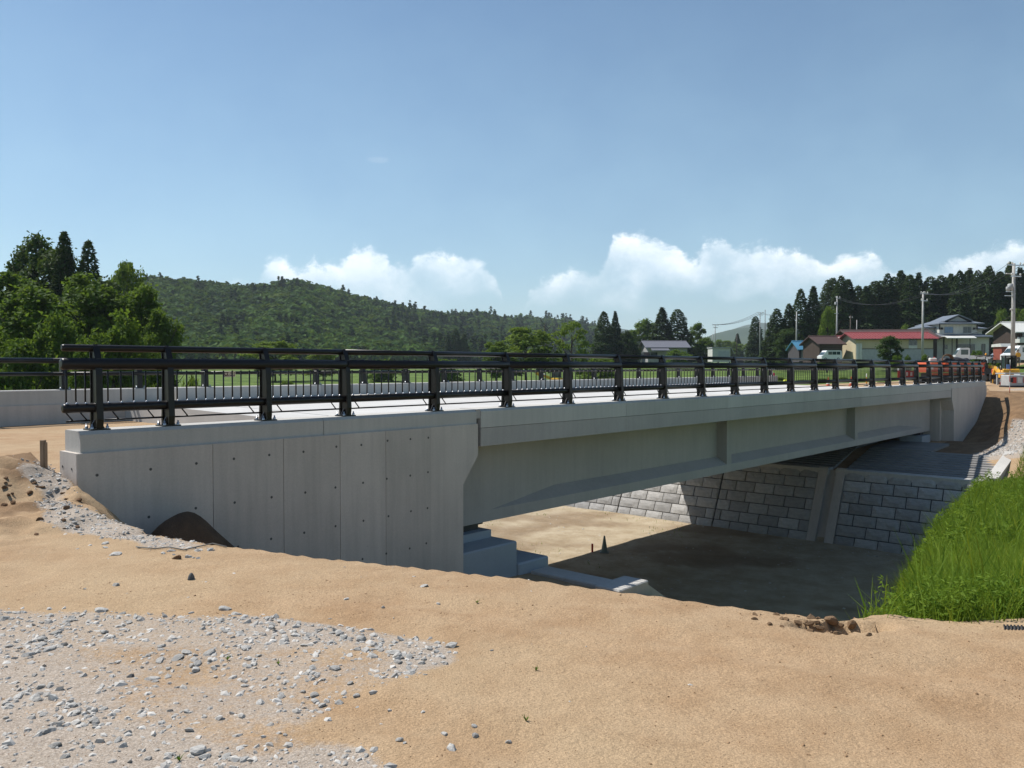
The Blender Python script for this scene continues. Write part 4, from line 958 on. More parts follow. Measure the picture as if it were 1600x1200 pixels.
# little white house with red roof, brown shed, blue roofed shed
t = place('small_house', 'small white walled house with red roof between the brown shed and the long shed', 'house', 1328, 126, R(2), zbase=zat(560, 126))
walls(t, K(22,126), 4, K(24,126), K(34,126), white); roof2(t, K(22,126), 4, K(24,126), K(34,126), red, .2)
part('end_wall', MB().box((-K(12,126),-.25,-.4),(-K(9,126),4.2,K(34,126))), white, t)
t = place('wooden_shed', 'dark brown boarded shed with gable end behind the white van', 'shed', 1298, 122, R(8), zbase=zat(560, 122))
wd = K(38,122); walls(t, wd, 5, K(23,122), K(34,122), brown); roof2(t, wd, 5, K(23,122), K(34,122), col('rusty_brown_roof', (.075,.045,.04)), .45)
part('plank_skirt', MB().box((-wd/2+.3,-.06,-.3),(wd/2,-.003,1.15)), col('weathered_boards', (.13,.115,.105), .9), t)
for k in range(4): part('batten', MB().box((-wd/2+.3,-.09,1.25+.22*k),(wd/2,-.003,1.32+.22*k)), col('weathered_boards', (.20,.175,.16)), t)
t = place('blue_roofed_shed', 'low dark shed with bright blue roof left of the brown shed', 'shed', 1263, 128, R(3), zbase=zat(560, 128))
wd = K(30,128); walls(t, wd, 4.4, K(14,128), K(26,128), col('dark_wall', (.07,.065,.07), .9)); rf = roof2(t, wd, 4.4, K(14,128), K(26,128), blue, .3); ribs(rf, wd, 4.4, K(14,128), K(26,128), blue, .3, .45)
part('door', MB().box((-wd/2+.4,-.07,-.2),(-wd/2+1.2,-.003,1.35)), greyp, t)
# two storey house
Y0 = 135; zb = zat(562, Y0)
hs = place('two_storey_house', 'pale two storey house with grey hipped tile roof in front of the cedars', 'house', 1502, Y0, R(-2), zbase=zb)
w1 = K(86,Y0); w2 = K(58,Y0); h1 = K(36,Y0); h2 = K(57,Y0)
part('ground_floor', MB().box((-K(44,Y0),0,-.6),(K(43,Y0),9,h1)), beige, hs)
uf = part('upper_floor', MB().box((-K(29,Y0),1.2,h1),(K(29,Y0),8,h2)), beige, hs)
part('side_wing', MB().box((K(29,Y0)+.01,3,h1),(K(46,Y0),8,K(50,Y0))), beige, hs); part('side_wing', MB().box((-K(44,Y0),3,h1),(-K(29,Y0)-.01,8,K(52,Y0))), beige, hs)
def hip(th, x0, x1, y0, y1, z0, z1, m, inset, name='roof'):
    ym = (y0+y1)/2
    vs = [(x0,y0,z0),(x1,y0,z0),(x1,y1,z0),(x0,y1,z0),(x0+inset,ym,z1),(x1-inset,ym,z1)]
    lo = [(a,b,c-.16) for a,b,c in vs[:4]]
    return part(name, MB().add(vs+lo, [(0,1,5,4),(1,2,5),(2,3,4,5),(3,0,4),(6,7,1,0),(7,8,2,1),(8,9,3,2),(9,6,0,3),(9,8,7,6)]), m, th)
hip(hs, -K(48,Y0), K(47,Y0), -1.0, 9.5, h1+.02, h1+1.15, slate, 3.5, 'eaves_roof')
hip(hs, K(27,Y0), K(52,Y0), 2.2, 8.6, K(50,Y0), K(55,Y0), slate, 1.0, 'wing_roof'); hip(hs, -K(48,Y0), -K(27,Y0), 2.2, 8.6, K(52,Y0), K(57,Y0), slate, 1.0, 'wing_roof')
rf = hip(hs, -K(34,Y0), K(36,Y0), .2, 9, h2+.02, h2+.95, slate, 2.4)
gx = K(20,Y0); g0 = h2+.35; g1 = h2+1.35+.0
part('gable', MB().prism([(-gx+.5,g0),(gx-.5,g0),(0,g1-.15)], 'y', 1.3, 6), greyp, hs)
for sgn in (-1, 1): part('gable_roof', MB().prism([(0,g1),(sgn*(gx+.2),g0-.02),(sgn*(gx+.2),g0+.14),(0,g1+.16)][::sgn], 'y', .9, 6.5), slate, hs)
SKYW = mat('window_glass_sky_reflection', (.10,.20,.34), (.07,.15,.27), .1, spec=.8)  # reflected blue sky put into the pane colour
window(hs, -K(21,Y0), -K(8,Y0), h1+K(6.5,Y0), h2-K(5.5,Y0), 1.2, ALU, SKYW); window(hs, K(8,Y0), K(20,Y0), h1+K(6.5,Y0), h2-K(5.5,Y0), 1.2, ALU, GLASS)
window(hs, -K(6,Y0), K(20,Y0), .3, K(24,Y0), 0); window(hs, K(31,Y0), K(35.5,Y0), .3, K(24,Y0), 0, DARKW, GLASS, False); window(hs, -K(28,Y0), -K(22,Y0), K(17,Y0), K(23,Y0), 0, ALU, GLASS, False)
for x in (-K(44,Y0), -K(27.5,Y0), -K(7.5,Y0), K(43,Y0)): part('corner_trim', MB().box((x-.09,-.10,-.5),(x+.09,-.002,h1-.2)), DARKW, hs)
for x in (-K(29,Y0), K(29,Y0)): part('corner_trim', MB().box((x-.09,1.08,h1+1.2),(x+.09,1.198,h2-.1)), DARKW, hs)
for x, z in ((-K(25.5,Y0), K(49,Y0)), (K(24.5,Y0), K(49,Y0))): part('vent_box', MB().cbox((x,1.1,z),(.34,.18,.34)), DARKW, hs)
t = thing('canopy', 'white rounded canopy on two posts before the ground floor of the two storey house', 'canopy', hs.location+Vector((-K(15,Y0),-2.2,0)), R(-2))
cm = MB(); cw = K(22,Y0); hz = K(32,Y0)
cm.prism([(-.9,hz),(0,hz+.32),(1.6,hz+.42),(1.6,hz+.5),(0,hz+.42),(-.9,hz+.12)], 'x', -cw, cw); part('canopy_roof', cm, white, t)
for x in (-cw+.9, cw-.9): part('post', MB().box((x-.05,-.6,-.3),(x+.05,-.5,hz+.1)), DARKW, t)
# white roofed house at the right edge
Y0 = 112; t = place('timber_house', 'dark timber house with bright white metal roof at the right edge', 'house', 1622, Y0, R(4), zbase=zat(560, Y0))
wd = K(70,Y0); walls(t, wd, 5, K(43,Y0), K(56,Y0), brown); roof2(t, wd, 5, K(43,Y0), K(56,Y0), white, .7); window(t, -wd/2+.7, -wd/2+2.2, K(33.5,Y0), K(41,Y0), 0, DARKW); window(t, -wd/2+2.6, -wd/2+4.4, K(33.5,Y0), K(41,Y0), 0, DARKW)
part('band', MB().box((-wd/2,-.08,K(30,Y0)),(wd/2,-.003,K(33,Y0))), white, t); part('band', MB().box((-wd/2,-.08,K(18,Y0)),(wd/2,-.003,K(21,Y0))), white, t)
for k in range(4): part('post', MB().box((-wd/2+.3+k*1.25,-.1,-.3),(-wd/2+.42+k*1.25,-.003,K(44,Y0))), white if k == 1 else DARKW, t)
part('canopy', MB().box((-wd/2-.5,-1.2,K(24,Y0)),(-wd/2+.5,-.1,K(30,Y0))), white, t)
# house and white hut in the middle distance
Y0 = 200; t = place('farmhouse', 'low white farmhouse with long grey roof below the pair of cedars', 'house', 1043, Y0, R(3), zbase=zat(562, Y0))
wd = K(62,Y0); walls(t, wd, 8, K(20,Y0), K(29,Y0), col('dim_plaster', (.36,.36,.36), .8)); roof2(t, wd, 8, K(20,Y0), K(29,Y0), col('grey_roof', (.155,.155,.175), .5), .8); window(t, -6, -2.5, .6, 1.8, 0); window(t, 2, 4.5, .6, 1.8, 0)
part('lean_to_roof', MB().prism([(-2.4,K(13,Y0)),(0,K(18,Y0)),(0,K(19.4,Y0)),(-2.4,K(14.4,Y0))], 'x', -wd/2+.5, 0), col('grey_roof', (.155,.155,.175)), t)
Y0 = 210; t = place('garage', 'small white flat roofed garage right of the farmhouse beside a pole', 'garage', 1128, Y0, 0, zbase=zat(562, Y0))
part('wall', MB().box((-K(15,Y0),0,-.5),(K(13,Y0),5,K(18,Y0))), white, t); part('roof', MB().box((-K(16,Y0),-.3,K(18,Y0)+.002),(K(14,Y0),5.3,K(19.5,Y0))), greyp, t); part('shutter', MB().box((-K(6,Y0),-.06,-.2),(K(11,Y0),-.003,K(13,Y0))), col('pale_shutter', (.5,.52,.54)), t)
part('lean_to_roof', MB().prism([(K(14.2,Y0),K(19,Y0)),(K(20,Y0),K(9,Y0)),(K(20,Y0),K(8,Y0)),(K(14.2,Y0),K(17.5,Y0))][::-1], 'y', 0, 5), greyp, t)

# ------------------------------------------------------------------ UTILITY POLES AND WIRES
M['pole'] = mat('pole_concrete', (.42, .41, .39), (.35, .345, .33), .85); M['oldwood'] = mat('old_wood_pole', (.14, .11, .09), (.09, .07, .06), .9)
ins = MB().lathe([(.05,0),(.05,.08),(.10,.09),(.10,.13),(.05,.15),(.08,.2),(.02,.24)], n=8).mesh('insulator', white)
heads = {}
def pole(px, top, Y, r, label, arms=((.0, 1.8),), wood=False, base=558, rz=None, extra=None):
    zb = zat(base, Y); X = (px-800)/F*Y; hgt = zat(top, Y)-zb
    t = thing('utility_pole', label, 'utility pole', (X, Y, zb), R(20) if rz is None else rz, 'utility poles beyond the bridge')
    mb = MB(); mb.tube([(0,0,-.6),(0,0,hgt*.5),(0,0,hgt)], [r, r*.85, r*.66], 12); part('shaft', mb, M['oldwood'] if wood else M['pole'], t)
    for dz_, w in arms:
        a = part('crossarm', MB().box((-w/2,-r-.09,hgt-.25-dz_),(w/2,-r-.003,hgt-.15-dz_)), M['galv'] if not wood else M['oldwood'], t)
        for x in (-w/2+.1, -w/2+.55, w/2-.55, w/2-.1) if w > 1.2 else (-w/2+.06, w/2-.06): link('insulator', ins, a, (x, -r-.045, hgt-.148-dz_))
    heads[px] = Vector((X, Y, zb+hgt)); return t, hgt
tp, hg = pole(1582, 412, 75, .19, 'tall near concrete pole with transformer drums and crossarms at the right edge', ((.0, 2.1), (1.0, 1.2)))
for x, z, k in ((-.42, -2.45, .85), (-.72, -2.55, .6)): part('transformer', MB().lathe([(.0,0),(.22*k/.85,0),(.22*k/.85,.62*k),(.18*k,.68*k),(0,.7*k)], (x, 0, hg+z), 14), greyp, tp)
part('bracket', MB().box((-.9,-.06,hg-2.62),(.1,.06,hg-2.56)), M['galv'], tp); part('bracket', MB().box((-1.05,-.06,hg-3.0),(.1,.06,hg-2.94)), M['galv'], tp); part('bracket', MB().box((-.95,-.05,hg-1.0),(-.2,.05,hg-.92)), white, tp)
part('street_lamp', MB().tube([(-.1,0,hg-4.2),(-.28,0,hg-4.15),(-.42,0,hg-4.25)], .05, 8), white, tp)
for k, z in enumerate(np.arange(2.2, hg-1, .9)): part('step_bolt', MB().tube([((-.3 if k % 2 else .12),0,z),((-.12 if k % 2 else .3),0,z)], .012, 5), M['galv'], tp)
tp, hg = pole(1441, 457, 110, .17, 'grey concrete pole with two small crossarms left of the two storey house', ((.0, 1.3), (.95, 1.1)))
tp, hg = pole(1307, 463, 140, .17, 'grey concrete pole in front of the left edge of the cedar wood', ((.15, .9),)); part('switch_box', MB().cbox((-.28,0,hg-1.2),(.32,.3,.45)), greyp, tp); part('bracket', MB().box((-.5,-.05,hg-3.0),(.3,.05,hg-2.92)), M['galv'], tp)
pole(1244, 487, 150, .15, 'plain grey pole without crossarm left of the blue roofed shed', ())
pole(1328, 493, 150, .11, 'thin wooden pole behind the little white house with red roof', ((.3, .7),), True)
pole(1338, 500, 152, .10, 'short thin pole just behind the left gable of the long red roofed shed', ())
pole(1187, 488, 250, .17, 'grey pole with wide double crossarm left of the stepped row of cedars', ((.0, 2.6), (.7, 1.8)))
pole(1195, 484, 240, .11, 'bare brown wooden pole right next to the grey double armed pole', (), True)
pole(1117, 507, 250, .17, 'grey pole with double crossarm beside the white garage', ((.0, 2.4), (.8, 1.6)))
pole(1113, 522, 262, .12, 'shorter plain pole close left of the double armed pole by the garage', ())
pole(1151, 523, 230, .11, 'short brown wooden pole right of the white garage', (), True)
pole(1199, 540, 200, .07, 'very short thin post beneath the lone slim cedar', ())
pole(1078, 532, 230, .07, 'thin post at the right end of the grey roofed farmhouse', (), True)
M['wire'] = mat('wire', (.03, .03, .032), (.03, .03, .032), .5)
def wire(a, b, dz0, sag, label, offs=(-.7, 0, .7), r=.012):
    A = heads[a]+Vector((0,-.2,dz0)); B = heads[b]+Vector((0,-.2,dz0)); t = thing('overhead_line', label, 'power line', A, 0, 'overhead lines')
    for o in offs:
        pts = [(B-A)*k/12+Vector((o, 0, -4*sag*(k/12)*(1-k/12))) for k in range(13)]; part('wire', MB().tube(pts, r*(1+A.y/110), 4, False), M['wire'], t)
wire(1582, 1441, -.1, 1.2, 'overhead wires from the transformer pole to the pole by the long shed')
wire(1441, 1307, -.3, 1.3, 'overhead wires from the pole by the long shed to the pole at the wood edge', (-.4, .4))
wire(1582, 1441, -4.6, 1.6, 'lower cable from the transformer pole past the gable of the two storey house', (0,), .02)
wire(1307, 1187, -.2, 1.8, 'overhead wires from the wood edge pole to the double armed grey pole', (-.5, .5))
wire(1187, 1117, -.1, 1.0, 'overhead wires between the two double armed poles in the gap', (-.9, 0, .9))

# ------------------------------------------------------------------ MACHINES AND VEHICLES
orange = col('orange_paint', (.62, .12, .045), .45); yellow = col('yellow_paint', (.70, .36, .03), .45); carw = mat('white_car_paint', (.75, .76, .76), (.72, .73, .73), .25, scale=1, coat=.6)
blk = col('black_plastic', (.02, .02, .022), .6); glassc = mat('tinted_glass', (.035, .06, .06), (.03, .05, .05), .06, spec=.8)
lamp_r = col('red_lens', (.45, .03, .02), .25); lamp_w = col('clear_lens', (.7, .7, .68), .15); lamp_o = col('amber_lens', (.75, .30, .02), .25)
def track(th, y, L, hgt, wd):
    r = hgt/2; pr = []
    for k in range(9): a = R(90+180*k/8); pr.append((-L/2+r+r*math.cos(a), r+r*math.sin(a)))
    for k in range(9): a = R(-90+180*k/8); pr.append((L/2-r+r*math.cos(a), r+r*math.sin(a)))
    tk = part('crawler_track', MB().prism(pr, 'y', y-wd/2, y+wd/2), M['rubber'], th)
    n = int(L/.16)
    for k in range(n): link('grouser', MB().box((-L/2+r+k*(L-2*r)/(n-1)-.03, y-wd/2, -.028),(-L/2+r+k*(L-2*r)/(n-1)+.03, y+wd/2, -.001)).mesh('grouser', M['rubber']), tk)
    for x in (-L/2+r, -L/6, L/6, L/2-r): link('roller', MB().tube([(x, y-wd/2-.03, r),(x, y+wd/2+.03, r)], r*.62 if abs(x) > L/4 else r*.42, 14).mesh('roller', blk), tk)
def wheel(th, x, y, r, w):
    o = part('wheel', MB().lathe([(r*.55,-w/2),(r*.95,-w/2),(r,-w*.3),(r,w*.3),(r*.95,w/2),(r*.55,w/2)], n=20), M['rubber'], th); o.location = (x, y, r); o.rotation_euler = (R(90),0,0)
    link('rim', MB().lathe([(0,w*.4),(r*.55,w*.42),(r*.57,w*.3),(r*.57,-w*.4),(0,-w*.4)], n=16).mesh('rim', M['galv']), o)
# orange crawler carrier
Y0 = 62; zb = gz1((1483-800)/F*Y0, Y0)
cr = place('crawler_carrier', 'orange rubber tracked carrier standing behind the far end of the near railing', 'crawler carrier', 1483, Y0, R(4), zbase=zb)
for y in (-.75, .75): track(cr, y, 3.7, .62, .42)
part('chassis', MB().chbox((-1.9,-.6,.5),(1.9,.6,.95), .04), blk, cr)
part('engine_hood', MB().chbox((-2.05,-.95,1.0),(-1.0,.95,1.78), .10), orange, cr)
bd = part('dump_bed', MB().box((-.95,-1.0,1.02),(2.1,1.0,1.12)).box((-.95,-1.0,1.121),(2.1,-.94,1.66)).box((-.95,.94,1.121),(2.1,1.0,1.66)).box((-.95,-.939,1.121),(-.88,.939,1.72)).box((2.04,-.939,1.121),(2.1,.939,1.6)), orange, cr)
for x in (-.55, .1, .75, 1.4, 2.0): link('bed_stake', MB().box((x-.05,-1.06,1.03),(x+.05,-1.002,1.64)).mesh('bed_stake', orange), bd)
link('bed_rail', MB().box((-.97,-1.09,1.66),(2.12,-.93,1.73)).mesh('bed_rail', orange), bd)
part('fender', MB().chbox((-2.1,-1.05,.80),(2.1,-.6,.94), .03), orange, cr); part('headlight', MB().cbox((-1.95,-.99,1.3),(.16,.06,.16)), lamp_w, cr); part('rear_lamp', MB().cbox((2.0,-1.1,1.35),(.1,.06,.2)), lamp_r, cr)
for x in (-1.75, -1.2): part('control_lever', MB().tube([(x,0,1.78),(x+.08,0,2.15)], .02, 6), blk, cr)
part('exhaust_pipe', MB().tube([(-1.3,.6,1.7),(-1.3,.6,2.25)], .05, 8), blk, cr)
q = cr.matrix_basis if False else None
def on(base, x, y, z): return base.location+Matrix.Rotation(base.rotation_euler.z, 3, 'Z') @ Vector((x, y, z))
tb = MB(); n = 14; prof = []
for k in range(n): prof.append((.88*math.cos(2*math.pi*k/n), .28+.30*math.sin(2*math.pi*k/n)))
t = thing('tarpaulin_bundle', 'black tarpaulin heap lying on the bed of the orange carrier', 'tarpaulin', on(cr, .35, 0, 1.55), R(4))
vs = []; 
for i in range(7):
    u_ = i/6; sc = math.sin(math.pi*(.08+.84*u_))**.5
    vs += [(-1.1+2.1*u_, p[0]*sc*.95, (p[1])*(.7+.3*sc)*(1+.12*math.sin(i*2.3))) for p in prof]
fs = [(i*n+k, i*n+(k+1)%n, (i+1)*n+(k+1)%n, (i+1)*n+k) for i in range(6) for k in range(n)]+[tuple(range(n-1,-1,-1)), tuple(6*n+k for k in range(n))]
part('tarpaulin', MB().add(vs, fs, True), blk, t)
t = thing('hose_coil', 'brown coil of hose on the left of the orange carrier bed', 'hose', on(cr, -.45, -.55, 1.72), R(4))
for k in range(4): part('hose_loop', MB().tube([((.42-.03*k)*math.cos(a), .06*k, .30+(.42-.03*k)*math.sin(a)*.8) for a in np.linspace(0, 6.283, 20)], .035, 6, False), col('brown_hose', (.16,.10,.05)), t)
t = thing('plastic_canister', 'small white plastic canister standing on the orange engine hood', 'canister', on(cr, -1.55, -.4, 1.783), 0)
part('body', MB().chbox((-.26,-.16,0),(.26,.16,.30), .05), white, t); part('cap', MB().lathe([(.06,.30),(.06,.36),(0,.37)], (.12,0,0), 8), lamp_r, t)
# mini excavators
def excavator(px, Y, rz, body, label, boom, zb=None):
    t = place('mini_excavator', label, 'excavator', px, Y, rz, 'mini excavators', zbase=zb)
    for y in (-.55, .55): track(t, y, 1.7, .42, .30)
    part('blade', MB().box((.95,-.75,.05),(1.03,.75,.38)), body, t); part('house', MB().chbox((-.95,-.62,.55),(.55,.62,1.15), .12), body, t); part('counterweight', MB().chbox((-1.15,-.6,.6),(-.955,.6,1.25), .05), body, t)
    cb = part('cab', MB().box((-.62,-.52,2.22),(.42,.32,2.32)).box((-.60,-.5,1.15),(-.52,-.42,2.22)).box((.32,-.5,1.15),(.40,-.42,2.22)).box((-.60,.22,1.15),(-.52,.30,2.22)).box((.32,.22,1.15),(.40,.30,2.22)), blk, t)
    for a, b in (((-.52,-.47,1.2),(.32,-.45,2.2)), ((-.52,.25,1.2),(.32,.27,2.2)), ((.35,-.42,1.2),(.37,.22,2.2))): link('pane', MB().box(a, b).mesh('pane', glassc), cb)
    p0, p1, p2, p3 = [Vector((x, .42, z)) for x, z in boom]
    def bar(a, b, w0, w1, wy):
        d = (b-a).normalized(); nn = Vector((-d.z, 0, d.x)); pr = [a+nn*w0, a-nn*w0, b-nn*w1, b+nn*w1]; return MB().prism([(p.x, p.z) for p in pr], 'y', .42-wy, .42+wy)
    part('boom', bar(p0, p1, .14, .11, .10), body, t); part('arm', bar(p1, p2, .11, .08, .08), body, t)
    part('bucket', MB().prism([(p2.x-.18,p2.z+.05),(p2.x+.18,p2.z+.1),(p2.x+.22,p2.z-.28),(p2.x+.02,p2.z-.45),(p2.x-.2,p2.z-.25)], 'y', .18, .66), blk, t)
    part('hydraulic_ram', MB().tube([p0+Vector((.1,0,-.1)), (p0+p1)/2+Vector((0,0,.2))], .04, 8), M['galv'], t)
    return t
excavator(1573, 66, R(75), yellow, 'dark cabbed mini excavator with yellow body by the tall transformer pole', ((.5,1.0),(1.5,1.35),(2.0,.7),(1.8,.8)))
excavator(868, 84, R(176), yellow, 'bright yellow mini excavator with folded boom seen through the railing bars', ((.45,1.1),(2.0,1.7),(1.05,.9),(1.8,.8)), zb=-.7)
# dark backhoe body with amber beacon
t = place('road_roller', 'black tandem roller with amber beacon right of the last railing post', 'roller', 1538, 78, R(25))
for x in (-.85, .85): part('drum', MB().tube([(x,-.55,.4),(x,.55,.4)], .40, 20), col('worn_steel', (.10,.10,.10), .5, metal=.5), t)
part('chassis', MB().chbox((-1.1,-.5,.72),(1.1,.5,1.25), .08), blk, t); part('seat', MB().chbox((-.3,-.25,1.25),(.2,.25,1.6), .04).box((-.34,-.25,1.5),(-.24,.25,1.95)), blk, t)
part('engine_hood', MB().chbox((.35,-.45,1.252),(1.1,.45,1.55), .08), yellow, t)
for y in (-.45, .45): part('roll_bar', MB().tube([(-.5,y,1.2),(-.5,y,2.35),(.35,y,2.42)], .035, 8), blk, t)
part('canopy', MB().chbox((-.7,-.55,2.42),(.6,.55,2.5), .03), blk, t); part('beacon', MB().lathe([(.09,0),(.09,.14),(.05,.2),(0,.21)], (.2,0,2.5), 10), lamp_o, t)
t = place('hand_roller', 'small walk behind roller with orange frame between roller and excavator', 'roller', 1556, 70, R(70))
part('drum', MB().tube([(0,-.3,.3),(0,.3,.3)], .30, 18), blk, t); part('drum', MB().tube([(.5,-.3,.26),(.5,.3,.26)], .24, 18), blk, t)
part('frame', MB().chbox((-.3,-.36,.55),(.75,.36,.85), .05), blk, t); part('engine', MB().chbox((-.1,-.25,.852),(.5,.25,1.25), .08), orange, t); part('handle', MB().tube([(-.3,-.2,.7),(-1.1,-.2,1.35),(-1.1,.2,1.35),(-.3,.2,.7)], .025, 8), blk, t)
# kei truck, van and minivan
def van(px, Y, rz, label, prof, wd, wheels, wins, m=carw, name='van', cat='van', zb=None):
    t = place(name, label, cat, px, Y, rz, zbase=zb)
    part('body', MB().prism(prof, 'y', -wd/2, wd/2), m, t)
    for x0, x1, z0, z1 in wins:
        for y in (-wd/2-.006, wd/2-.006): part('window', MB().box((x0,y,z0),(x1,y+.012,z1)), glassc, t)
    for x in wheels:
        for y in (-wd/2+.09, wd/2-.09): wheel(t, x, y, .30, .2)
    for y in (-wd/2+.15, wd/2-.3): part('headlight', MB().box((prof[0][0]-.01,y,.62),(prof[0][0]+.06,y+.16,.78)), lamp_w, t); part('tail_lamp', MB().box((prof[1][0]-.05,y,.7),(prof[1][0]+.012,y+.15,.95)), lamp_r, t)
    part('windscreen', MB().prism([(prof[-3][0]-.02,prof[-3][1]-.06),(prof[-2][0]-.02,prof[-2][1]+.06),(prof[-2][0]+.02,prof[-2][1]+.04),(prof[-3][0]+.03,prof[-3][1]-.08)], 'y', -wd/2+.08, wd/2-.08), glassc, t)
    return t
vp = [(-2.1,.25),(2.1,.25),(2.12,.9),(1.95,1.78),(1.7,1.86),(-1.0,1.84),(-1.75,1.02),(-2.1,.85)]
van(1296, 116, R(6), 'white minivan parked before the brown boarded shed', vp, 1.7, (-1.3, 1.3), ((-.75,.0,1.1,1.65),(.08,.9,1.1,1.65),(.98,1.7,1.1,1.65)), zb=zat(564, 116)).scale = (.72, .8, .8)
van(1597, 92, R(10), 'white van cut by the right edge beside the tall pole', vp, 1.7, (-1.3, 1.3), ((-.75,.0,1.1,1.65),(.08,.9,1.1,1.65),(.98,1.7,1.1,1.65)), zb=zat(566, 92))
kt = van(1516, 88, R(-18), 'white small truck with its cab left of the black roller', [(-1.6,.3),(-.25,.3),(-.2,1.0),(-.2,1.75),(-.35,1.82),(-1.1,1.8),(-1.55,1.05),(-1.6,.8)], 1.45, (-1.1, 1.15), ((-1.05,-.35,1.08,1.62),), name='small_truck', cat='truck', zb=zat(570, 88))
part('cargo_bed', MB().box((-.18,-.7,.62),(1.75,.7,.70)).box((-.18,-.7,.701),(1.75,-.66,1.0)).box((-.18,.66,.701),(1.75,.7,1.0)).box((1.71,-.659,.701),(1.75,.659,1.0)), carw, kt)
van(1563, 100, R(0), 'low dark grey car half hidden behind the mini excavator', [(-2.0,.25),(2.0,.25),(2.0,.85),(1.5,.95),(1.0,1.42),(-.5,1.42),(-1.1,.95),(-2.0,.8)], 1.65, (-1.25, 1.25), ((-.45,.2,.98,1.34),(.28,.95,.98,1.34)), col('grey_car_paint', (.22,.24,.26), .3), 'car', 'car', zb=zat(570, 100))
# site hut, generator, sign board
t = place('portable_toilet', 'brick red cabin with white roof left of the transformer pole', 'cabin', 1567, 98, R(5), zbase=zat(562, 98)); w_ = K(8,98)
part('wall', MB().box((-w_,-.6,0),(w_,.9,K(20,98))), col('brick_red', (.28,.075,.05), .8), t); part('roof', MB().prism([(-.8,K(20,98)),(1.1,K(20,98)),(1.0,K(24,98)),(-.5,K(25,98))], 'x', -w_-.15, w_+.15), white, t); part('door', MB().box((-.3,-.64,.05),(.35,-.603,K(18,98))), col('dark_red', (.2,.05,.04)), t)
t = place('generator', 'grey generator with red and white panels on the gravel at the right edge', 'generator', 1590, 57, R(6))
part('skid', MB().box((-1.0,-.5,0),(1.0,.5,.12)), blk, t); part('housing', MB().chbox((-.95,-.45,.121),(.95,.45,.85), .05), greyp, t)
for x, m_ in ((-.6, lamp_r), (-.2, white), (.25, lamp_r)): part('panel', MB().box((x-.16,-.475,.3),(x+.16,-.452,.7)), m_, t)
part('control_panel', MB().box((-.86,-.48,.35),(-.68,-.453,.65)), blk, t); part('lifting_frame', MB().box((-.05,-.3,.851),(.05,.3,.93)), greyp, t)
t = place('work_platform', 'flat grey steel platform behind the generator at the right edge', 'platform', 1588, 64, R(3)); part('top', MB().box((-1.3,-.6,.85),(1.3,.6,.95)), greyp, t)
for x in (-1.2, 1.2):
    for y in (-.5, .5): part('leg', MB().box((x-.05,y-.05,0),(x+.05,y+.05,.85)), greyp, t)
t = place('sign_board', 'red construction sign board with white marks behind the railing bars', 'sign', 1417, 66, R(2)); part('board', MB().box((-.75,-.03,.55),(.75,0,1.10)), lamp_r, t)
for x in (-.45,-.1,.25): part('marking', MB().box((x,-.036,.68),(x+.16,-.031,.98)), white, t)
for x in (-.6,.6): part('leg', MB().box((x-.03,.001,0),(x+.03,.05,1.1)), greyp, t)
part('lamp', MB().lathe([(.05,0),(.07,.08),(.05,.16),(0,.17)], (-.7,0,1.1), 8), lamp_w, t)
t = place('barrier_post', 'white and orange marker post in front of the field shrubs', 'marker post', 1354, 60, 0); part('shaft', MB().lathe([(.05,0),(.05,.35),(.05,.9),(.0,.92)], n=10), white, t)
for z in (.18,.5): part('band', MB().lathe([(.052,z),(.052,z+.16)], n=10), lamp_o, t)
part('foot', MB().lathe([(.2,0),(.2,.05),(.06,.07)], n=12), blk, t)
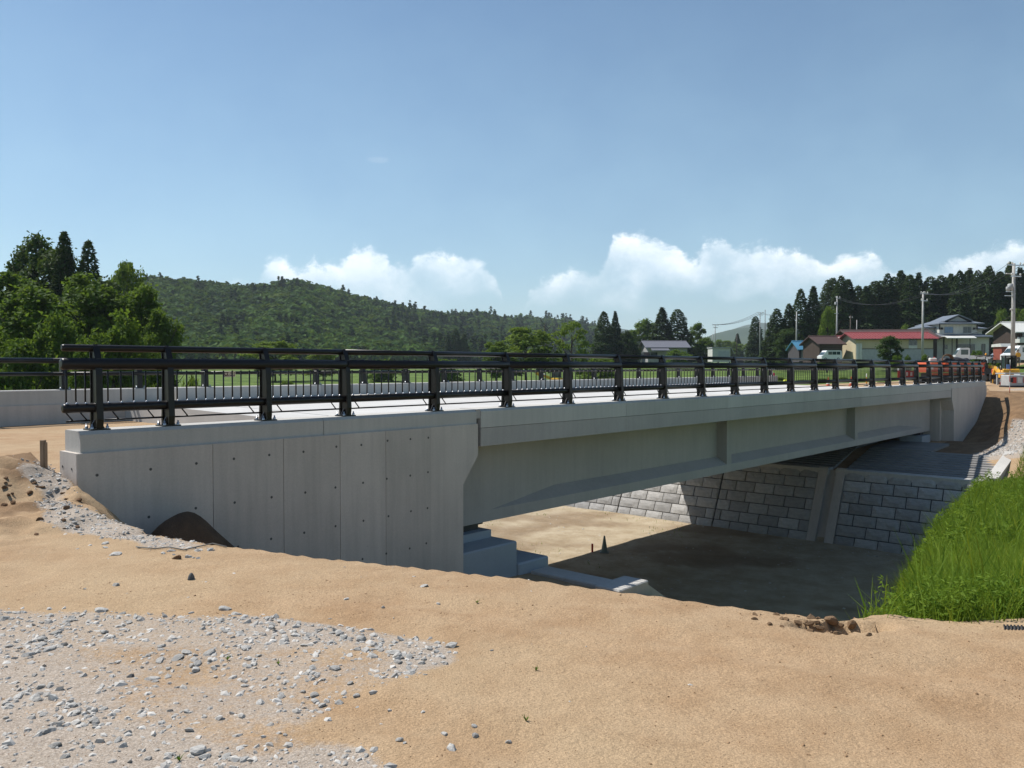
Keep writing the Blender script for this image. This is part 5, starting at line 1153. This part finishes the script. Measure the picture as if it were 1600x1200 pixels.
# man in a yellow vest
def person(px, Y, zb, label):
    t = place('person', label, 'person', px, Y, R(160), zbase=zb)
    J = dict(pel=(0,0,.92,.13), bel=(0,.01,1.08,.135), chest=(0,.015,1.30,.15), neck=(0,0,1.47,.06), head=(0,-.01,1.60,.085), top=(0,-.01,1.70,.07),
             lh=(.09,0,.86,.095), lk=(.11,-.02,.48,.068), la=(.12,.02,.09,.045), lt=(.13,-.12,.035,.04), rh=(-.09,0,.86,.095), rk=(-.12,-.04,.48,.068), ra=(-.14,.0,.09,.045), rt=(-.16,-.14,.035,.04),
             ls=(.19,.01,1.39,.06), le=(.25,.02,1.12,.045), lw=(.20,-.16,.98,.035), lf=(.17,-.24,.97,.03), rs=(-.19,.01,1.39,.06), re=(-.25,.02,1.12,.045), rw=(-.20,-.16,.98,.035), rf=(-.17,-.24,.97,.03))
    E = [('pel','bel'),('bel','chest'),('chest','neck'),('neck','head'),('head','top'),('pel','lh'),('lh','lk'),('lk','la'),('la','lt'),('pel','rh'),('rh','rk'),('rk','ra'),('ra','rt'),('chest','ls'),('ls','le'),('le','lw'),('lw','lf'),('chest','rs'),('rs','re'),('re','rw'),('rw','rf')]
    ks = list(J); me = bpy.data.meshes.new('body'); me.from_pydata([J[k][:3] for k in ks], [(ks.index(a), ks.index(b)) for a, b in E], [])
    ob = bpy.data.objects.new('body', me); COL.objects.link(ob); ob.modifiers.new('s', 'SKIN'); sub = ob.modifiers.new('u', 'SUBSURF'); sub.levels = 1
    for i, k in enumerate(ks): me.skin_vertices[0].data[i].radius = (J[k][3],)*2
    me.skin_vertices[0].data[0].use_root = True
    m2 = bpy.data.meshes.new_from_object(ob.evaluated_get(bpy.context.evaluated_depsgraph_get())); bpy.data.objects.remove(ob)
    skin = col('skin', (.40,.24,.16), .6); trou = col('work_trousers', (.13,.12,.10), .9); shirt = col('blue_grey_shirt', (.16,.18,.22), .9)
    for m_ in (skin, trou, shirt, blk): m2.materials.append(m_)
    for p in m2.polygons:
        c = p.center; p.use_smooth = True; p.material_index = 3 if c.z < .12 else 1 if c.z < .98 and abs(c.x) < .19 and c.y > -.13 else 0 if c.z > 1.46 or (c.y < -.17 and c.z > .8) else 2
    link('body', m2, t)
    part('safety_vest', MB().prism([(-.20,1.0),(.20,1.0),(.215,1.28),(.15,1.44),(-.15,1.44),(-.215,1.28)], 'y', -.16, .175), yellow, t)
    part('helmet', MB().lathe([(.16,1.655),(.13,1.665),(.12,1.72),(.08,1.78),(0,1.80)], (0,-.01,0), 14), col('dark_hat', (.06,.05,.04)), t)
person(1590, 84, zat(573, 84), 'worker in yellow vest and dark hat standing by the transformer pole')

# ------------------------------------------------------------------ CONES, STAKES, PIPE AND SMALL THINGS
def cone(loc, hgt, m, label, cat='traffic cone', band=None, name='traffic_cone', group=None):
    t = thing(name, label, cat, loc, random.uniform(0, 1.5), group); r = hgt*.20
    part('base', MB().chbox((-hgt*.26,-hgt*.26,0),(hgt*.26,hgt*.26,hgt*.05), .01), m, t)
    part('cone', MB().lathe([(r,hgt*.05),(r*.93,hgt*.10),(hgt*.045,hgt*.97),(hgt*.03,hgt),(0,hgt)], n=18), m, t)
    if band: part('band', MB().lathe([(r*.76+.004,hgt*.30),(r*.50+.004,hgt*.58)], n=18), band, t)
    return t
bedp = hit(945, 865); cone(bedp, .70, col('faded_green_plastic', (.20,.235,.22), .7, scale=6), 'faded grey green traffic cone on the sunlit riverbed at the shadow edge')
p = hit(926, 864); t = thing('marker_stake', 'short red stake left of the faded cone on the riverbed', 'stake', p); part('shaft', MB().box((-.04,-.04,-.1),(.04,.04,.34)), lamp_r, t)
p = at(1294, 596.5, 57); p.z = gz1(p.x, p.y); cone(p, .72, orange, 'orange traffic cone at the far end of the deck behind the railing', band=white)
p = at(1227, 598, 53); t = thing('cone_weight', 'yellow domed cone weight on the road beside the far kerb', 'cone weight', (p.x, p.y, max(gz1(p.x, p.y), .55)))
part('dome', MB().lathe([(.17,0),(.17,.05),(.13,.17),(.06,.22),(0,.225)], n=16), col('lime_plastic', (.55,.60,.03), .5), t)
p = at(1330, 590, 60); cone((p.x, p.y, gz1(p.x, p.y)), .7, orange, 'orange traffic cone near the white marker post', band=white)
p = at(1207, 588, 58); t = thing('marker_flag', 'small pink marker flag by the end of the far railing', 'flag', (p.x, p.y, gz1(p.x, p.y))); part('stick', MB().tube([(0,0,0),(0,0,1.1)], .012, 6), white, t); part('flag', MB().box((.012,-.005,.72),(.16,.005,.98)), col('pink_cloth', (.6,.10,.14)), t)
p = hit(66, 730); t = thing('wooden_stake', 'pale wooden stake driven into gravel at the end of the near wing wall', 'stake', p); part('shaft', MB().box((-.022,-.035,-.2),(.022,.035,.34)), col('pale_wood', (.30,.22,.15), .9, scale=8), t); part('guide_board', MB().box((.024,-.02,-.15),(.04,.03,.31)), col('pale_wood', (.30,.22,.15)), t)
for px, py, hh, l in ((1563,602,1.5,'thin red survey pole on the gravel left of the blue flagged one'),(1578,614,1.9,'thin red survey pole with blue tag at the right edge')):
    p = hit(px, py); t = thing('survey_pole', l, 'survey pole', p)
    for k in range(6): part('band', MB().tube([(0,0,hh*k/6),(0,0,hh*(k+1)/6)], .018, 8, k in (0,5)), lamp_r if k % 2 == 0 else white, t)
    part('tag', MB().box((-.20,-.01,hh*.72),(.02,.01,hh*.86)) if hh > 1.6 else MB().box((.0,-.01,hh*.42),(.16,.01,hh*.47)), col('blue_tag', (.16,.28,.55)) if hh > 1.6 else white, t)
# corrugated drain pipe at the lower right
pipe = thing('corrugated_pipe', 'black corrugated drain pipe lying across the sand edge at the lower right', 'pipe', (3.06, 5.06, -.050))
prof = []; L_ = 3.2
for k in range(int(L_/.022)): prof += [(.056, .022*k), (.056, .022*k+.010), (.047, .022*k+.012), (.047, .022*k+.020)]
pp = part('pipe', MB().lathe([(.0,.0),(.046,.0)]+prof, n=16), M['rubber'], pipe); pp.rotation_euler = (R(84), 0, R(62)); pp.location = (0,0,0); pp.scale = (.85,.85,.85)
# dark sand pile by the wing wall and a cable across its foot
mp = W(5.1, 10.30, -1.3); nr, na = 22, 44; vs = [(0,0,1.0)]; fs = []
for i in range(1, nr+1):
    for j in range(na):
        a = 2*math.pi*j/na; r = 1.5*i/nr; z = 1.0*math.exp(-(r/.62)**2*.8)-.05*(i/nr)+.03*mnoise.noise(Vector((r*math.cos(a)*4, r*math.sin(a)*4, 0)))
        vs.append((r*math.cos(a)*1.15, r*math.sin(a)*.62, z))
fs += [(0, 1+j, 1+(j+1)%na) for j in range(na)]
for i in range(nr-1): fs += [(1+i*na+j, 1+(i+1)*na+j, 1+(i+1)*na+(j+1)%na, 1+i*na+(j+1)%na) for j in range(na)]
t = thing('sand_pile', 'moist sand pile, dark with painted shade, heaped against the near wing wall', 'sand pile', mp, BR)
part('heap', MB().add(vs, fs, True), mat('shaded_moist_sand', (.105,.068,.042), (.075,.048,.03), .95, scale=6, bump=.8, bscale=60, fine=.3), t)  # moist sand with the wall's shade put into its colour
pts = [hit(px, py)+Vector((0,0,.012)) for px, py in ((210,858),(240,861),(262,858),(285,863),(305,858),(330,853),(352,858))]
t = thing('cable', 'thin grey cable lying on the sand before the dark sand pile', 'cable', pts[0]); part('strand', MB().tube([q-pts[0] for q in pts], .006, 6), col('grey_cable', (.2,.19,.17)), t)

# ------------------------------------------------------------------ STONES
def stone_mesh(k, flat=.6, m=None):
    r = np.random.default_rng(900+k); bm = bmesh.new(); bmesh.ops.create_icosphere(bm, subdivisions=2, radius=1)
    cuts_ = [(unit(r.normal(size=3)), r.uniform(.45, .8)) for _ in range(9)]
    for v in bm.verts:
        p = np.array(v.co)
        for nn, dd in cuts_:
            q = p @ nn
            if q > dd: p = p-nn*(q-dd)
        p = p*np.array([1, .72, flat])*(1+.05*r.normal()); v.co = Vector(p)
    me = bpy.data.meshes.new('stone'); bm.to_mesh(me); bm.free(); me.materials.append(m or M['rock']); return me
M['rock'] = mat('crushed_rock', (.52,.50,.465), (.37,.355,.33), .9, scale=2.5, bump=.6, bscale=12, fine=.2, vary=.22)
M['rock_dark'] = mat('dark_grey_rock', (.15,.155,.155), (.10,.105,.11), .9, scale=2.5, bump=.6, bscale=12)
M['clod'] = mat('brown_soil_clod', (.24,.14,.075), (.16,.09,.048), .95, scale=4, bump=.9, bscale=14)
SM = [stone_mesh(k, .45+.3*random.random()) for k in range(10)]
def rock(px, py, wpx, label=None, me=None, group=None, hs=1.0, name='stone'):
    p = hit(px, py); w = wpx/F*p.y/2
    o = link(name, me or random.choice(SM), None, p+Vector((0,0,w*.10*hs)), (random.uniform(-.3,.3), random.uniform(-.3,.3), random.uniform(0,6.28)), (w*1.05, w*random.uniform(.9,1.2), w*hs))
    return tag(o, label or 'loose pale grey broken stone lying on the sandy ground', 'stone', group if group is not None else (None if label else 'loose broken stones on the sand'))
rock(274,875,17,'rounded brown soil clod on the sand in front of the dark pile', stone_mesh(40,.8,M['clod']), hs=1.0, name='soil_clod')
rock(296,907,13,'upright dark grey stone alone on bare sand left of the crest', stone_mesh(41,1.3,M['rock_dark']), hs=1.2)
rock(180,868,26,'long pale flat stone on the gravel slope below the wing wall end', hs=.6)
rock(305,1180,32,'largest pale grey stone at the bottom left, lit on its left side', hs=.9)
rock(500,1108,22,'broad pale stone with dark underside in the lower middle', hs=.7); rock(622,1163,17,'pale grey blocky stone at the bottom middle', hs=1.1)
rock(706,1177,22,'big pale angular stone right of the blocky one at the bottom', hs=1.0); rock(742,1157,13,'narrow upright stone above the big angular one at the bottom', hs=1.4)
rock(794,1166,13,'rightmost stone at the bottom, standing on bare sand', hs=1.5); rock(582,1178,21,'flat slab like pale stone at the bottom middle', hs=.6)
rock(570,1020,18,'whitest chunky stone in the middle of the gravel patch', hs=1.2); rock(618,1030,20,'large pale angular stone among the gravel at the right of the patch', hs=1.1)
rock(486,1048,19,'round grey stone with dark shadow in the gravel patch', hs=.9); rock(415,970,15,'grey stone on the upper edge of the gravel patch', hs=1.0); rock(693,1153,17,'brownish pale stone on sand below the gravel patch', hs=.9)
rock(42,1026,26,'large grey stone at the left edge of the photo', hs=.7); rock(198,1062,16,'dark shaded stone in the left gravel field', me=stone_mesh(42,.7,M['rock_dark'])); rock(235,1066,26,'wide grey stone beside the dark one in the left gravel', hs=.6)
rock(62,1150,26,'dark sided stone near the lower left corner', hs=.8); rock(768,1020,8,'tiny grey stone alone on bare sand right of the gravel patch'); rock(597,952,10,'small grey stone alone on sand above the gravel patch')
for _ in range(290):
    for tr_ in range(40):
        px = random.uniform(0, 820); py = random.uniform(900, 1195); p = hit(px, py)
        wgt = float(gravel_weight(np.array([p.x]), np.array([p.y]))[0])
        if random.random() < (wgt*max(float(sstep(-.06, .18, fbm(np.array([p.x*2.6+7]), np.array([p.y*3.4]), 4))[0]), 1.1*float(rim(np.array([p.x]), np.array([p.y]))[0]))+.025): break
    reg = ('loose stone packed in the far edge of the gravel patch' if py < 1000 and px < 520 else 'loose stone in the right tip of the gravel patch' if px >= 520 and py < 1075 else
           'loose stone in the lower middle of the sandy foreground' if px >= 300 else 'loose stone in the left gravel field at the bottom left')
    rock(px, py, random.choice((8,9,9,10,11,12,13,14,16,18,21,24)), reg, random.choice(SM), reg.replace('loose stone', 'stones'), random.uniform(.5, .95))
for _ in range(45):
    u_ = random.random(); px = lerp(u_, [(0,70),(.35,80),(.6,130),(1,330)])+random.gauss(0, 15); py = lerp(u_, [(0,735),(.35,780),(.6,835),(1,880)])+random.gauss(0, 8)
    if px < 0 or py < 722: continue
    rock(px, py, random.choice((7,8,9,10,12,14)), 'loose grey rubble stone on the slope at the end of the wing wall', random.choice(SM), 'rubble stones on the slope by the wing wall', random.uniform(.6, 1))
# clods broken off the crest at the notch
CLB = [stone_mesh(50+k, .8, M['clod']) for k in range(2)]
for _ in range(22):
    px, py = (random.uniform(0, 62), random.uniform(742, 842)) if _ % 3 else (random.uniform(94, 124), random.uniform(768, 836))
    rock(px, py, random.choice((6, 7, 8, 10, 12, 15)), 'reddish brown soil clod on the crumbling bank left of the wing wall', random.choice(CLB), 'soil clods on the bank by the wing wall', .9, 'soil_clod')
M['sand_clod'] = mat('sand_clod', (.33,.212,.12), (.25,.155,.085), .95, scale=4, bump=.9, bscale=14)
CLM = stone_mesh(43, .7, M['sand_clod'])
for _ in range(26):
    px = random.gauss(1265, 42); py = 978+(px-1265)*.13+random.gauss(0, 8)
    rock(px, py, random.choice((5, 6, 8, 10, 13, 16)), 'sandy soil crumb at the broken notch of the sand crest', CLM, 'soil crumbs at the notch', .8, 'soil_crumb')
for px, py, w, l in ((1270,968,17,'broken sandy clod at the left side of the notch in the crest'),(1303,975,24,'largest broken sandy clod in the notch of the crest'),(1334,984,20,'broken sandy clod at the right side of the notch in the crest'),(1318,990,11,'small sandy clod at the bottom of the notch')):
    rock(px, py, w, l, stone_mesh(60+int(px) % 7, .9, M['sand_clod']), hs=.85, name='soil_clod')
# gravel: everything smaller, uncountable
def scatter(name, X, Y, size, m, sink=-.12):
    n = len(X); t_ = (1+5**.5)/2
    B = unit(np.array([(-1,t_,0),(1,t_,0),(-1,-t_,0),(1,-t_,0),(0,-1,t_),(0,1,t_),(0,-1,-t_),(0,1,-t_),(t_,0,-1),(t_,0,1),(-t_,0,-1),(-t_,0,1)], float))
    T = np.array([(0,11,5),(0,5,1),(0,1,7),(0,7,10),(0,10,11),(1,5,9),(5,11,4),(11,10,2),(10,7,6),(7,1,8),(3,9,4),(3,4,2),(3,2,6),(3,6,8),(3,8,9),(4,9,5),(2,4,11),(6,2,10),(8,6,7),(9,8,1)])
    a = RNG.random(n)*6.283; c, s_ = np.cos(a), np.sin(a); V = B[None]*RNG.uniform(.6, 1.15, (n, 12, 1))*np.stack([np.ones(n), RNG.uniform(.5,.95,n), RNG.uniform(.35,.8,n)], 1)[:, None, :]
    x = V[:,:,0]*c[:,None]-V[:,:,1]*s_[:,None]; y = V[:,:,0]*s_[:,None]+V[:,:,1]*c[:,None]; z = V[:,:,2]+V[:,:,0]*RNG.normal(0,.25,(n,1))
    G = ground(U.x*X+U.y*Y, N.x*X+N.y*Y); sz = size[:, None]
    P = np.stack([X[:,None]+x*sz, Y[:,None]+y*sz, G[:,None]+z*sz+sink*sz], 2).reshape(-1, 3)
    Q = (T[None]+12*np.arange(n)[:, None, None]).reshape(-1, 3)
    tt = np.repeat(RNG.random(n), 12)[:, None]
    tag(link(name, npmesh(name, P, Q, m, np.c_[tt, tt*0])), kind='stuff')
M['gravel'] = bpy.data.materials.new('gravel'); M['gravel'].use_nodes = True; _t = NT(M['gravel'].node_tree)
_a = _t.n('ShaderNodeAttribute', _p={'attribute_name': 'tint'}); _s = _t.n('ShaderNodeSeparateColor'); _t.L.new(_a.outputs['Color'], _s.inputs[0])
_t.L.new(_t.mix(_s.outputs[0], (.29,.27,.245), (.55,.525,.485)), _t.N['Principled BSDF'].inputs['Base Color']); _t.N['Principled BSDF'].inputs['Roughness'].default_value = .92
def gpts(n, x0, x1, y0, y1, base):
    X = RNG.uniform(x0, x1, n); Y = RNG.uniform(y0, y1, n); cl = np.maximum(sstep(-.06, .18, fbm(X*2.6+7, Y*3.4, 4)), rim(X, Y)*1.0); w = gravel_weight(X, Y)
    k = RNG.random(n) < w*(.30+.70*cl)+base; return X[k], Y[k]
X, Y = gpts(60000, -6.8, .9, 2.6, 11.2, .004); scatter('gravel', X, Y, .004+.018*RNG.random(len(X))**2.4, M['gravel'])
X, Y = gpts(26000, -6.8, .9, 2.6, 11.2, .0015); scatter('gravel', X, Y, .013+.022*RNG.random(len(X))**1.6, M['gravel'])
S_ = RNG.uniform(40.5, 49.5, 9000); D_ = RNG.uniform(-3, 8.9, 9000); X = U.x*S_+N.x*D_; Y = U.y*S_+N.y*D_; scatter('gravel_slope', X, Y, .03+.07*RNG.random(len(X))**2, M['gravel'])
S_ = RNG.uniform(15, 35.6, 9000); D_ = RNG.uniform(6, 50, 9000); k = sstep(-.05, .2, fbm(S_*.5, D_*.4, 4))+.08 > RNG.random(9000); X = (U.x*S_+N.x*D_)[k]; Y = (U.y*S_+N.y*D_)[k]
k = sdist(X, Y, CREST) > .5; X, Y = X[k], Y[k]; scatter('riverbed_pebbles', X, Y, .012+.06*RNG.random(len(X))**4, M['gravel'])
S_ = RNG.uniform(22, 35.6, 2600); D_ = RNG.uniform(14, 44, 2600); k = fbm(S_*.35+4, D_*.25, 3) > .06; X = (U.x*S_+N.x*D_)[k]; Y = (U.y*S_+N.y*D_)[k]
blades('riverbed_weeds', X, Y, RNG.uniform(.05, .16, len(X)), RNG.uniform(.012, .03, len(X)), M['grass'], .8)
X = RNG.uniform(-3.5, 4.5, 9000); Y = RNG.uniform(2.5, 8, 9000); k = (sdist(X, Y, CREST) < 0); scatter('sand_grains', X[k], Y[k], .002+.003*RNG.random(k.sum()), M['clod'])

X = RNG.uniform(-4.5, 4.5, 5200); Y = 2.5+5.5*RNG.random(5200); k = (sdist(X, Y, CREST) < .1) & (fbm(X*.9+2, Y*.9, 4) > -.04); scatter('soil_crumbs', X[k], Y[k], .003+.011*RNG.random(k.sum())**4, M['sand_clod'])

# ------------------------------------------------------------------ HAZE
hz = tag(link('haze', MB().box((-1800,-1800,-8), (4900,4900,330)).mesh('haze', None), None, (0,0,0), (0,0,BR)), kind='stuff')
hm = bpy.data.materials.new('haze'); hm.use_nodes = True; ht = NT(hm.node_tree); ht.N.clear()
pv_ = ht.n('ShaderNodeVolumePrincipled'); pv_.inputs['Color'].default_value = (.78, .88, 1, 1); pv_.inputs['Density'].default_value = 1.35e-4; pv_.inputs['Anisotropy'].default_value = .2
ho = ht.N.new('ShaderNodeOutputMaterial'); ht.L.new(pv_.outputs[0], ho.inputs['Volume'])
hz.data.materials.clear(); hz.data.materials.append(hm)
